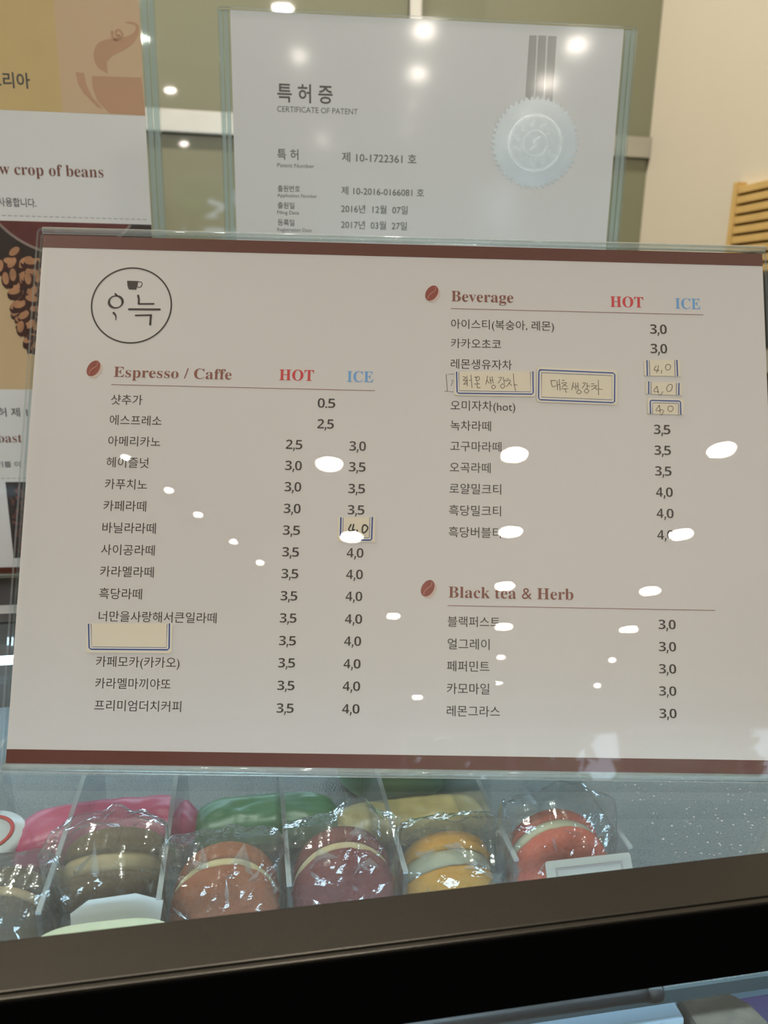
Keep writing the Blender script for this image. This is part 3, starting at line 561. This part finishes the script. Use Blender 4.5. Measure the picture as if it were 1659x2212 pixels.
# cards and packets among the macarons
card = empty('white_card', Matrix.Translation((-0.0475, 0.2200, 1.0515)) @ Matrix.Rotation(math.radians(50), 4, 'X'), 'blank white card in front of the olive-brown macaron', 'card')
v = []
for k in range(9): v.append((-0.013 + 0.026 * k / 8, -0.0075 - 0.0007 * (k % 2)))
v += [(0.015, 0.006), (0.006, 0.009), (-0.009, 0.0085), (-0.0145, 0.005)]
n = len(v); obj('sheet', ([(a, b, 0.0) for a, b in v] + [(a, b, -0.0006) for a, b in v], [tuple(range(n)), tuple(range(2 * n - 1, n - 1, -1))] + [(k, n + k, n + (k + 1) % n, (k + 1) % n) for k in range(n)]), P('card_white', (0.46, 0.50, 0.52), 0.5), card)
beige = empty('beige_card', Matrix.Translation((0.1140, 0.2115, 1.0580)) @ Matrix.Rotation(math.radians(55), 4, 'X'), 'beige card with a thin grey frame in front of the coral macaron', 'card')
obj('sheet', plate(-0.0160, 0.0160, -0.006, 0.0055, 0, 0.0006, 0.001), P('beige_card', (0.33, 0.30, 0.26), 0.6), beige)
fr = MB()
for a, b, c, d in ((-0.0125, 0.0125, 0.0022, 0.0030), (-0.0125, -0.0118, -0.006, 0.0022), (0.0118, 0.0125, -0.006, 0.0022)): fr.box(a, b, c, d, 0.0006, 0.0008)
obj('printed_frame', fr.done(), P('card_frame_print', (0.24, 0.20, 0.19), 0.6), beige)

def packet(name, label, cat, x, y, z, w, d, h, col, seed, rz=0, rough=0.35, bump=0.3, scale=60, var=0.15):
    """soft pillow packet lying flat"""
    nx, ny = 24, 16; vs, fs = [], []
    for side in (1, -1):
        for j in range(ny + 1):
            for i in range(nx + 1):
                u, v = i / nx * 2 - 1, j / ny * 2 - 1
                a = abs(u) ** 5; b = abs(v) ** 5
                p = max(0.0, 1 - abs(u) ** 4) * max(0.0, 1 - abs(v) ** 3)
                cx = u * w / 2 * (1 - 0.10 * abs(v) ** 4); cy = v * d / 2 * (1 - 0.18 * abs(u) ** 4)
                vs.append((cx, cy, side * h / 2 * p ** 0.55 * (1 + 0.14 * noise.noise(Vector((u * 4 + seed, v * 4, side))))))
    n1 = (nx + 1) * (ny + 1)
    for s in range(2):
        for j in range(ny):
            for i in range(nx):
                a = s * n1 + j * (nx + 1) + i; q = (a, a + 1, a + nx + 2, a + nx + 1); fs.append(q if s == 0 else q[::-1])
    t = obj(name, (vs, fs), P(name + '_skin', col, rough, var=var, scale=scale, bump=bump, bscale=120), smooth=True)
    t.location = (x, y, z + h / 2); t.rotation_euler = (0, 0, rz); return tag(t, label, cat)
pk = packet('dessert_packet', 'rose pink rounded packet lying behind the olive-brown macaron', 'packet', -0.066, 0.306, 1.0124, 0.078, 0.034, 0.022, (0.42, 0.05, 0.13), 3, 0.03)
packet('snack_bar', 'green wrapped packet lying behind the orange-brown macaron', 'packet', 0.003, 0.306, 1.0124, 0.066, 0.030, 0.018, (0.05, 0.17, 0.08), 8, -0.03, scale=25, var=0.5)
packet('biscuit_packet', 'mottled yellow-brown packet lying below the pale green bowl', 'packet', 0.0685, 0.300, 1.0124, 0.072, 0.026, 0.014, (0.42, 0.33, 0.14), 5, 0.02, scale=90, var=0.45)
# round tin with a red ring at far left
tin = empty('round_tin', (-0.116, 0.303, 1.0124), 'pale round tub, red ring on lid, left edge behind the macarons', 'tub')
obj('tub', MB().lathe([(1e-5, 0), (0.0150, 0), (0.0165, 0.004), (0.0170, 0.0145)], 40).done(), M['white'], tin, smooth=True)
obj('lid', MB().lathe([(0.0176, 0.0120), (0.0180, 0.0160), (0.0165, 0.0180), (1e-5, 0.0182)], 40).done(), P('tub_lid', (0.62, 0.66, 0.70), 0.3), tin, smooth=True)
obj('red_ring', MB().lathe([(0.0112, 0.0183), (0.0112, 0.0186), (0.0128, 0.0186), (0.0128, 0.0183)], 40).done(), M['red'], tin, smooth=True)
# pale green paper bowl
bowl = empty('paper_bowl', (0.0700, 0.3480, 1.0102), 'pale green paper bowl behind the yellow macaron', 'bowl')
gm = P('pale_green_paper', (0.42, 0.66, 0.42), 0.5, var=0.03)
obj('bowl', MB().lathe([(1e-5, 0.001), (0.026, 0.001), (0.029, 0.004), (0.034, 0.030), (0.0352, 0.030), (0.0360, 0.0312), (0.0350, 0.0322), (0.0334, 0.0315), (0.0280, 0.006), (1e-5, 0.005)], 56).done(), gm, bowl, smooth=True)
obj('lid', MB().lathe([(0.0352, 0.0325), (0.0352, 0.0345), (0.0335, 0.0360), (1e-5, 0.0362)], 56).done(), P('pale_green_lid', (0.50, 0.74, 0.50), 0.35, var=0.02), bowl, smooth=True)
# cream and pink packets at the front left
q1 = packet('sachet', 'cream coloured sachet standing on edge in front of the white card', 'sachet', 0, 0, 0, 0.046, 0.044, 0.0035, (0.42, 0.37, 0.18), 12, scale=60, var=0.3)
q1.matrix_world = Matrix.Translation((-0.0500, 0.2120, 1.0365)) @ Matrix.Rotation(math.radians(82), 4, 'X')
q2 = packet('sachet', 'small pink sachet standing on edge at the left end of the cream one', 'sachet', 0, 0, 0, 0.0135, 0.044, 0.003, (0.50, 0.05, 0.10), 13)
q2.matrix_world = Matrix.Translation((-0.0600, 0.2083, 1.0345)) @ Matrix.Rotation(math.radians(84), 4, 'X')

# below the upper shelf, seen through the front glass
box1 = empty('cake_box', (0.125, 0.2400, 0.938), 'plain white box lid seen through the lower front glass', 'box')
obj('lid', MB().bev(-0.055, 0.0325, -0.032, 0.020, 0.030, 0.052, 0.002).done(), P('cool_white_card', (0.60, 0.76, 0.92), 0.5, var=0.02), box1)
obj('box', MB().bev(-0.053, 0.0305, -0.030, 0.018, 0.0, 0.031, 0.001).done(), M['white'], box1)
cake = empty('cake_slice', (0.1755, 0.2160, 0.938), 'brown crumbly cake slice beside the white box in the lower case', 'cake')
cv = [(-0.0150, -0.030), (0.0155, -0.030), (0.0100, -0.006), (0.0015, 0.0035), (-0.0050, 0.0055), (-0.0150, 0.0020)]
def prism(pts, z0, z1, jit=0.0, seed=0):
    n = len(pts); vs = [(x, y, z0) for x, y in pts] + [(x, y, z1 + jit * noise.noise(Vector((x * 200 + seed, y * 200, 0)))) for x, y in pts]
    return vs, [tuple(range(n))[::-1], tuple(range(n, 2 * n))] + [(k, (k + 1) % n, n + (k + 1) % n, n + k) for k in range(n)]
obj('sponge', prism(cv, 0.002, 0.036), P('cake_sponge', (0.17, 0.12, 0.085), 0.85, var=0.4, scale=160, bump=1.0, bscale=250), cake)
obj('crumb_top', prism([(x * 1.01, y * 1.01) for x, y in cv], 0.0362, 0.0520), P('cake_crumb', (0.20, 0.16, 0.12), 0.9, var=0.45, scale=140, bump=1.0, bscale=300), cake)
obj('paper_base', prism([(x * 1.1, y * 1.05) for x, y in cv], 0.0, 0.0018), M['white'], cake)
mat_p = empty('purple_mat', (0.215, 0.2250, 0.938), 'purple tray card behind the cake slice in the lower case', 'tray')
obj('sheet', MB().bev(-0.040, 0.05, -0.040, 0.0080, 0.024, 0.0275, 0.001).done(), P('purple_card', (0.15, 0.095, 0.22), 0.4, var=0.1), mat_p)
obj('riser', MB().bev(-0.020, 0.045, -0.035, 0.005, 0.0, 0.0238, 0.001).done(), M['black'], mat_p)
jar = empty('pale_tub', (0.2180, 0.2090, 0.9656), 'pale blue-grey rounded tub standing on the purple tray card', 'tub')
obj('tub', MB().bev(-0.019, 0.02, -0.014, 0.006, 0.0, 0.0200, 0.004).done(), P('pale_tub', (0.36, 0.48, 0.55), 0.4), jar)
obj('lid', MB().bev(-0.0195, 0.0205, -0.0145, 0.0065, 0.0202, 0.0250, 0.002).done(), P('pale_tub_lid', (0.42, 0.54, 0.61), 0.4), jar)

# ------------------------------------------------------------------ sheets in acrylic stands
reqs = []
STY = {'name': (0.0, 0.38, 0.72, 'ink'), 'price': (-0.013, 0.36, 0.72, 'ink'), 'brown': (-0.002, 0.33, 0.66, 'brown'), 'red': (0.0, 0.33, 0.66, 'red'), 'blue': (-0.002, 0.33, 0.66, 'blue'),
       'title': (0.014, 0.38, 0.90, 'title'), 'grey': (0.0, 0.36, 0.73, 'ink2'), 'dark': (0.008, 0.38, 0.85, 'ink2'), 'fine': (0.006, 0.36, 0.73, 'fine'), 'bold': (0.02, 0.38, 0.90, 'title'), 'serif': (-0.004, 0.33, 0.66, 'brown')}
def conv(kind, t): return SERIF(t) if kind in ('brown', 'red', 'blue', 'serif') else SANSB(t) if kind == 'price' else t
ALLT = MENU + CERT + POSTER
make_texts([(conv(k, t), STY[k][0]) for k, t, *_ in ALLT if k != 'price'] + [(SANSB(c), STY['price'][0]) for c in '02345'])
def print_item(it, parent, name, z, dx=0, dy=0):
    k, t, x0, x1, yc, h = it; off, mid, capem, mt = STY[k]
    if k == 'price': return obj(name, price_vf(t, off, x0, x1, yc, h, z), M[mt], parent)
    vs, fs = text_vf(conv(k, t), off, x0, x1, yc, h if k != 'name' else 0, z, mid, capem)
    return obj(name, ([(x + dx, y + dy, zz) for x, y, zz in vs], fs), M[mt], parent)

# --- menu
BC = Vector((0.059402, 0.29073067, 1.17657147)); BA = Vector((0.98687328, -0.16135816, -0.00668387)).normalized()
BB = Vector((0.06539233, 0.36141471, 0.93010927)); BB = (BB - BA * BB.dot(BA)).normalized(); BN = BA.cross(BB)
BM = Matrix.Identity(4)
for i in range(3): BM[i][0], BM[i][1], BM[i][2], BM[i][3] = BA[i], BB[i], BN[i], BC[i]
lift = 0.0
menu = empty('menu_stand', BM, 'clear acrylic stand with the printed drinks menu, leaning back on the case', 'menu stand')
obj('front_panel', plate(-0.1502, 0.1510, -0.1078, 0.1069, 0.0008, 0.0026, 0.0022), [M['acrylic'], M['edge']], menu)
obj('back_panel', plate(-0.1502, 0.1510, -0.1078, 0.1069, -0.0030, -0.0010, 0.0022), [M['acrylic2'], M['edge']], menu)
obj('bend', MB().tube([(-0.1495, -0.1064, -0.0004), (0.1503, -0.1064, -0.0004)], 0.0016, 14).done(), M['edge'], menu, smooth=True)
obj('top_bead', MB().tube([(-0.1490, 0.1072, -0.0004), (0.1498, 0.1072, -0.0004)], 0.0014, 16).done(), M['edge'], menu, smooth=True)
inv = BM.inverted(); lowz = (BC - BB * 0.1085).z
bl = BC - BB * 0.1095 - BA * 0.1495; br = BC - BB * 0.1095 + BA * 0.1503; back = Vector((0.16, 0.987, 0)) * 0.09
foot = MB(); q = [bl, br, br + back, bl + back]
foot.add([inv @ Vector((p.x, p.y, GZ + 0.0003)) for p in q] + [inv @ Vector((p.x, p.y, GZ + 0.0023)) for p in q], [(3, 2, 1, 0), (4, 5, 6, 7), (0, 1, 5, 4), (1, 2, 6, 5), (2, 3, 7, 6), (3, 0, 4, 7)])
foot.m = [0, 0, 1, 1, 1, 1]
obj('foot_plate', foot.done(), [M['acrylic2'], M['edge']], menu)
sheet = obj('menu_sheet', MB().box(-0.1485, 0.1485, -0.105, 0.105, -0.0004, 0.0).done(), M['paper'], menu)
Z1, Z2, Z3 = 0.00010, 0.00018, 0.00026
obj('brown_band', MB().box(-0.1485, 0.1485, 0.0997, 0.105, 0.00002, Z1).done(), M['band'], sheet)
obj('brown_band', MB().box(-0.1485, 0.1485, -0.105, -0.0998, 0.00002, Z1).done(), M['band'], sheet)
for it in MENU:
    print_item(it, sheet, {'name': 'drink_name', 'price': 'price', 'brown': 'heading', 'red': 'hot_heading', 'blue': 'ice_heading'}[it[0]], Z1)
for a, b in RULES:
    mb = MB(); ribbon(mb, [a, (b[0], a[1])], 0.24, Z1); obj('heading_rule', mb.done(), M['brown'], sheet)
for bx, by in BEANS:
    e = lambda rx, ry, ox, oy, z, n=28: ([((bx + ox + (rx * math.cos(t) * math.cos(1.05) - ry * math.sin(t) * math.sin(1.05))) / 1000, (by + oy + (rx * math.cos(t) * math.sin(1.05) + ry * math.sin(t) * math.cos(1.05))) / 1000, z) for t in [2 * math.pi * k / n for k in range(n)]], [tuple(range(n))])
    mb = MB(); mb.add(*e(3.5, 2.35, 0, 0, Z2)); g = MB(); g.add(*e(3.4, 2.3, 0.9, -0.8, Z1)); c = MB()
    ribbon(c, catmull([(bx + 1.6, by + 2.6), (bx + 1.3, by + 1.0), (bx - 0.2, by - 0.1), (bx - 1.3, by - 1.4), (bx - 1.5, by - 2.4)]), 0.35, Z3)
    obj('bean_glow', g.done(), M['bean_sh'], sheet); obj('coffee_bean', mb.done(), M['bean'], sheet); obj('bean_crease', c.done(), M['bean_hi'], sheet)
# round logo
lx, ly = -111.03, 76.07; mb = MB()
ribbon(mb, [(lx + 16.1 * math.cos(2 * math.pi * k / 72), ly + 15.8 * math.sin(2 * math.pi * k / 72)) for k in range(73)], 0.62, Z1)
cupp = LOGO_STROKES['cup']; S = LOGO_STROKES
mb.add([(x / 1000, y / 1000, Z1) for x, y in cupp], [tuple(range(len(cupp)))[::-1]])
ribbon(mb, catmull(S['handle']), 0.32, Z1)
ribbon(mb, S['n1'][:3], 0.85, Z1); ribbon(mb, S['n1'][2:], 0.72, Z1); ribbon(mb, S['eu'], 0.85, Z1); ribbon(mb, S['g'][:2], 0.72, Z1); ribbon(mb, S['g'][1:], 0.9, Z1)
rx, ry = S['ring'][0]
ribbon(mb, [(rx + 2.75 * math.cos(2 * math.pi * k / 36), ry - 0.1 + 2.55 * math.sin(2 * math.pi * k / 36)) for k in range(37)], 0.8, Z1, wf=lambda t: 0.80 + 0.28 * math.cos(2 * math.pi * (t - 0.58) * 2))
ribbon(mb, S['tick'], 0.7, Z1); ribbon(mb, catmull(S['comma']), 0.6, Z1, wf=lambda t: 0.95 - 0.65 * t)
obj('round_logo', mb.done(), M['ink'], sheet)
mb = MB()
for st in SCRAWL: ribbon(mb, st, 0.22, Z1)
obj('pen_scrawl', mb.done(), M['pencil'], sheet)
LBL = {'lemon': 'cut sticker with handwriting, left of the pair', 'jujube': 'whole framed sticker with handwriting', 'top': 'cut price sticker, topmost of three', 'middle': 'cut price sticker, middle of three', 'bottom': 'cut price sticker, lowest of three', 'vanilla': 'cut price sticker with bold marker 4.0', 'blank': 'blank cut sticker'}
for nm, cor, outer, inner, strokes in STICKERS:
    n = 4; z0, z1 = 0.00012, 0.00030
    # clip the corners a little so the label looks die-cut
    cx = sum(p[0] for p in cor) / 4; cy = sum(p[1] for p in cor) / 4; pts = []
    for k in range(4):
        p, a, b = cor[k], cor[k - 1], cor[(k + 1) % 4]
        for t_ in (a, b):
            d = Vector((t_[0] - p[0], t_[1] - p[1])); L = d.length; d = d / L * (0.7 if nm in ('jujube',) or (nm in ('lemon', 'blank') and k in (2, 3)) or (nm == 'bottom' and k in (0, 1)) else 0.1); pts.append((p[0] + d.x, p[1] + d.y))
    n = len(pts); vs = [(x / 1000, y / 1000, z1) for x, y in pts] + [(x / 1000, y / 1000, z0) for x, y in pts]
    fs = [tuple(range(n))[::-1], tuple(range(n, 2 * n))] + [(k, (k + 1) % n, n + (k + 1) % n, n + k) for k in range(n)]
    s = obj('sticker', (vs, fs), M['sticker'], menu, label=LBL[nm])
    mb = MB()
    for ln in outer: ribbon(mb, ln, 1.1, z1 + 0.00003)
    obj('white_line', xf(mb.done(), Matrix.Identity(4)), M['st_white'], s)
    mb = MB()
    for ln in outer: ribbon(mb, ln, 0.55 if nm not in ('vanilla',) else 0.62, z1 + 0.00006)
    for ln in inner: ribbon(mb, ln, 0.2, z1 + 0.00006)
    obj('navy_frame', mb.done(), M['navy'], s)
    if strokes:
        mb = MB()
        for ln in strokes: ribbon(mb, catmull(ln, 4), 0.62 if nm == 'vanilla' else 0.25, z1 + 0.00006)
        obj('handwriting', mb.done(), M['marker'] if nm == 'vanilla' else M['pencil'], s)

# --- certificate
def frame_matrix(o, yaw, lean):
    y, l = math.radians(yaw), math.radians(lean)
    X = Vector((math.cos(y), math.sin(y), 0)); Yh = Vector((-math.sin(y), math.cos(y), 0)); Z = Vector((0, 0, math.cos(l))) + Yh * math.sin(l); N = X.cross(Z); m = Matrix.Identity(4)
    for i in range(3): m[i][0], m[i][1], m[i][2], m[i][3] = X[i], Z[i], N[i], o[i]
    return m
def upright_stand(name, label, cat, Mx, w, h, sl, sr, top, foot_h, pm):
    """paper origin = top left corner; sl/sr = width of the clear side walls"""
    t = empty(name, Mx, label, cat)
    obj('front_panel', plate(-sl, w + sr, -foot_h, top, 0.0012, 0.0030, 0.002), [M['acrylic_soft'], M['edge2']], t)
    obj('back_panel', plate(-sl, w + sr, -foot_h, top, -0.0030, -0.0012, 0.002), [M['acrylic2'], M['edge2']], t)
    for a, b in ((-sl + 0.0004, -0.0012), (w + 0.0012, w + sr - 0.0004)): obj('side_wall', MB().box(a, (a + b) / 2 - 0.0004, -foot_h, top - 0.001, -0.0010, 0.0010).box((a + b) / 2 + 0.0004, b, -foot_h, top - 0.001, -0.0010, 0.0010).done(), M['edge2'], t)
    s = obj('paper_sheet', MB().box(0, w, -h, 0, -0.0003, 0.0003).done(), pm, t)
    return t, s
CO = Vector((-0.00300459, 0.455, 1.39469065)); CMx = frame_matrix(CO, -5.35, 0.8)
cert, cs = upright_stand('certificate_stand', 'patent certificate with a silver seal in a clear acrylic stand', 'certificate', CMx, 0.208, 0.297, 0.0062, 0.0066, 0.0006, 0.3188, M['cert_paper'])
ZC = 0.0004
for it in CERT: print_item(it, cs, 'printed_line', ZC)
(mcx, mcy) = (MEDAL['lx'][0] + MEDAL['rx'][0]) / 2, (MEDAL['ty'][1] + MEDAL['by'][1]) / 2; mr = (MEDAL['rx'][0] - MEDAL['lx'][0]) / 2
for r_ in MEDAL['rib']:
    n = 4; obj('ribbon_stripe', ([(x / 1000, y / 1000, ZC) for x, y in r_], [(3, 2, 1, 0)]), M['ribbon'], cs)
pts = []
for k in range(96):
    a = 2 * math.pi * k / 96; rr = mr if k % 2 == 0 else mr * 0.90; pts.append(((mcx + rr * math.cos(a)) / 1000, (mcy + rr * 0.96 * math.sin(a)) / 1000, ZC + 0.0001))
seal = obj('silver_seal', (pts, [tuple(range(96))]), M['silver'], cs)
mb = MB()
for f_, w_ in ((0.60, 0.7), (0.565, 0.35), (0.27, 0.5)): ribbon(mb, [(mcx + mr * f_ * math.cos(2 * math.pi * k / 48), mcy + mr * f_ * 0.96 * math.sin(2 * math.pi * k / 48)) for k in range(49)], w_, ZC + 0.0002)
for k in range(11):                                      # worn relief between the rings
    a = 2 * math.pi * k / 11; ribbon(mb, catmull([(mcx + mr * f_ * math.cos(a + d_), mcy + mr * f_ * 0.95 * math.sin(a + d_)) for f_, d_ in ((0.33, 0), (0.40, 0.16), (0.46, -0.05), (0.52, 0.08))]), 0.5, ZC + 0.0002)
ribbon(mb, catmull([(mcx - 3, mcy - 3.5), (mcx + 0.5, mcy - 1), (mcx - 1, mcy + 1), (mcx + 3, mcy + 3.5)]), 0.7, ZC + 0.0002)
obj('embossing', mb.done(), M['silver2'], cs)

# --- poster
PO_ = Vector((-0.05219076, 0.5, 1.41029641)); PMx = frame_matrix(PO_, -4.0, 0.5)
poster, ps = upright_stand('poster_stand', 'coffee poster with a cup drawing and bean photo in a clear acrylic stand', 'poster', PMx @ Matrix.Translation((-0.21, 0.004, 0)), 0.2095, 0.336, 0.008, 0.0082, 0.002, 0.3380, M['poster_paper'])
DX, DY = 0.21, -0.004
sh = lambda p: (p[0] + 210, p[1] - 4)
ZP = 0.0004
yg = PO['gold'][1] - 4
obj('gold_block', MB().box(0, 0.2095 - 0.0455, yg / 1000, 0, 0.0003, ZP).done(), M['gold'], ps)
obj('gold_reflection_block', MB().box(0.2095 - 0.0455, 0.2095, yg / 1000, 0, 0.0003, ZP).done(), M['gold_refl'], ps)  # reflection on the gold block, painted as a paler area
for i, poly in enumerate(CUP):
    mb = MB(); q = [sh(p) for p in poly]
    if i == 3: ribbon(mb, catmull(q), 1.4, ZP + 0.0001)
    else:
        if i == 2: q = catmull(q[:-1], 3)
        bm = bmesh.new(); vv = [bm.verts.new((x / 1000, y / 1000, ZP + 0.0001)) for x, y in q]; fc = bm.faces.new(vv); bmesh.ops.triangulate(bm, faces=[fc]); bm.verts.index_update()
        for f_ in bm.faces:
            ids = [v.index for v in f_.verts]
            if f_.normal.z < 0: ids.reverse()
            mb.f.append(tuple(ids)); mb.m.append(0)
        mb.v = [v.co[:] for v in bm.verts]; bm.free()
    obj('cup_drawing', mb.done(), M['cup'], ps)
for it in POSTER: print_item(it, ps, 'printed_line', ZP + 0.0001, DX, DY)
for key in ('dash1', 'dash2'):
    mb = MB(); y = PO[key][1] - 4
    for k in range(60): ribbon(mb, [(10 + k * 3.3, y), (12 + k * 3.3, y)], 0.28, ZP)
    obj('dashed_rule', mb.done(), M['fine'], ps)
yt, yb = (PO['pic_top'][1] - 4) / 1000, (PO['pic_bot'][1] - 4) / 1000
pic = obj('bean_photo', MB().box(0, 0.2095, yb, yt, 0.0003, ZP).done(), M['tan'], ps)
edge = [sh(PO[k]) for k in ('edge1', 'edge2', 'edge3', 'edge4')]
# flat print: dark cup top with rim arc, then scattered beans along its lower edge
pl = [(120.0, yt * 1000), (209.5, yt * 1000), (209.5, -196.0), (136, -196)] + edge[::-1] + [(118, -135)]
bm = bmesh.new(); vv = [bm.verts.new((x / 1000, y / 1000, ZP + 0.0001)) for x, y in pl]; bm.faces.new(vv); bmesh.ops.triangulate(bm, faces=bm.faces[:]); bm.normal_update(); bm.verts.index_update()
obj('dark_area', ([v.co[:] for v in bm.verts], [[v.index for v in f.verts][::(1 if f.normal.z > 0 else -1)] for f in bm.faces]), M['dark'], ps); bm.free()
ccx, ccy, cr = 160.0, -90.0, 49.0
arc = [(ccx + cr * math.cos(a), ccy + cr * math.sin(a)) for a in [math.radians(213 + k * 3.8) for k in range(30)]]
arc = [p for p in arc if p[1] < yt * 1000 and p[0] < 209]
mb = MB(); pp = [(arc[0][0], yt * 1000)] + arc + [(arc[-1][0], yt * 1000)]
mb.add([(x / 1000, y / 1000, ZP + 0.0002) for x, y in pp], [tuple(range(len(pp)))]); obj('coffee_surface', mb.done(), M['grounds'], ps)
mb = MB(); ribbon(mb, arc, 1.5, ZP + 0.0003); obj('cup_rim', mb.done(), M['rim'], ps)
rnd = random.Random(5)
def bean_shape(mb, x, y, a, L, W, z):
    mb.add([((x + L * math.cos(t) * math.cos(a) - W * math.sin(t) * math.sin(a)) / 1000, (y + L * math.cos(t) * math.sin(a) + W * math.sin(t) * math.cos(a)) / 1000, z) for t in [2 * math.pi * k / 12 for k in range(12)]], [tuple(range(12))])
spots = []
for k in range(70):
    t = rnd.random() * 2.99; i = int(t); f_ = t - i; a, b = edge[i], edge[min(i + 1, 3)]
    x = a[0] + (b[0] - a[0]) * f_ + rnd.uniform(-1, 14 + 6 * (1 - t / 3)); y = a[1] + (b[1] - a[1]) * f_ + rnd.uniform(-3, 9)
    if y < yt * 1000 - 4 and x < 206: spots.append((x, y))
dk, lt = MB(), MB()
for i, (x, y) in enumerate(spots):
    a = rnd.uniform(-0.2, 1.6); bean_shape(dk, x + 0.5, y - 1.4, a, 4.6, 3.1, ZP + 0.0004 + i * 2e-6); bean_shape(lt, x, y, a, 3.6, 1.9, ZP + 0.0004 + i * 2e-6 + 1e-6)
obj('printed_bean_shadows', dk.done(), M['pbean2'], ps, kind='stuff'); obj('printed_beans', lt.done(), M['pbean'], ps, kind='stuff')
x0 = (PO['pic2_tl'][0] + 210) / 1000; y1 = (PO['pic2_tl'][1] - 4) / 1000; y0 = (PO['pic2_bl'][1] - 4) / 1000
obj('dark_bean_photo', MB().box(x0, 0.2095, y0, y1, 0.0003, ZP).done(), M['dark'], ps)
lt = MB()
for i in range(520):
    bean_shape(lt, rnd.uniform(x0 * 1000 + 3, 206), rnd.uniform(y0 * 1000 + 2, y1 * 1000 - 2), rnd.uniform(0, 3.14), rnd.uniform(1.2, 2.2), rnd.uniform(0.7, 1.2), ZP + 0.0001 + i * 5e-7)
obj('printed_dark_beans', lt.done(), P('photo_bean_roast', (0.16, 0.055, 0.04), 0.5, var=0.7, scale=250), ps, kind='stuff')
obj('brown_band', MB().box(0, 0.2095, (PO['bandb'][1] - 4) / 1000, (PO['bandt'][1] - 4) / 1000, 0.0003, ZP).done(), M['band'], ps)

# ------------------------------------------------------------------ right side: slatted panel, coffee machine, counter
sp = empty('slatted_vent', (0.662, 0.824, 1.303), 'pale wooden slatted vent panel on the cream side wall', 'vent')
obj('backing', MB().box(-0.003, 0, 0, 0.175, 0.0, 0.106).done(), M['slot'], sp)
for y in (0.176, -0.010): obj('side_rail', MB().bev(-0.0135, 0, y, y + 0.010, -0.004, 0.113, 0.001).done(), M['wood'], sp)
for k in range(9): obj('slat', MB().bev(-0.012, -0.001, 0.0, 0.176, -0.003 + k * 0.0126, 0.0060 + k * 0.0126, 0.001).done(), M['wood'], sp)
ct = empty('back_counter', (0, 0, 0), 'dark counter along the back wall below the green panels', 'counter')
obj('worktop', MB().bev(-2.6, 0.660, 0.78, 1.278, 0.88, 0.92, 0.003).done(), P('worktop_stone', (0.12, 0.10, 0.08), 0.3, var=0.3, scale=80), ct)
obj('cabinet', MB().box(-2.6, 0.660, 0.80, 1.278, 0.0, 0.88).done(), M['black'], ct)
cm = empty('coffee_machine', (0.555, 0.83, 0.92), 'black coffee machine below the wooden vent, at the right edge', 'coffee machine')
obj('body', MB().bev(-0.09, 0.085, -0.03, 0.20, 0.29, 0.372, 0.006).done(), M['black'], cm)
obj('column', MB().bev(-0.08, 0.075, 0.10, 0.19, 0.03, 0.29, 0.004).done(), P('machine_olive_panel', (0.22, 0.19, 0.11), 0.4), cm)
obj('steel_panel', MB().bev(-0.085, 0.08, -0.02, 0.10, 0.262, 0.2895, 0.002).done(), M['steel'], cm)
obj('drip_tray', MB().bev(-0.085, 0.08, -0.03, 0.19, 0.0, 0.03, 0.003).done(), M['steel'], cm)
obj('group_head', MB().lathe([(1e-5, 0.262), (0.03, 0.262), (0.03, 0.235), (0.024, 0.23), (1e-5, 0.23)], 24).done(), M['steel'], cm, smooth=True)
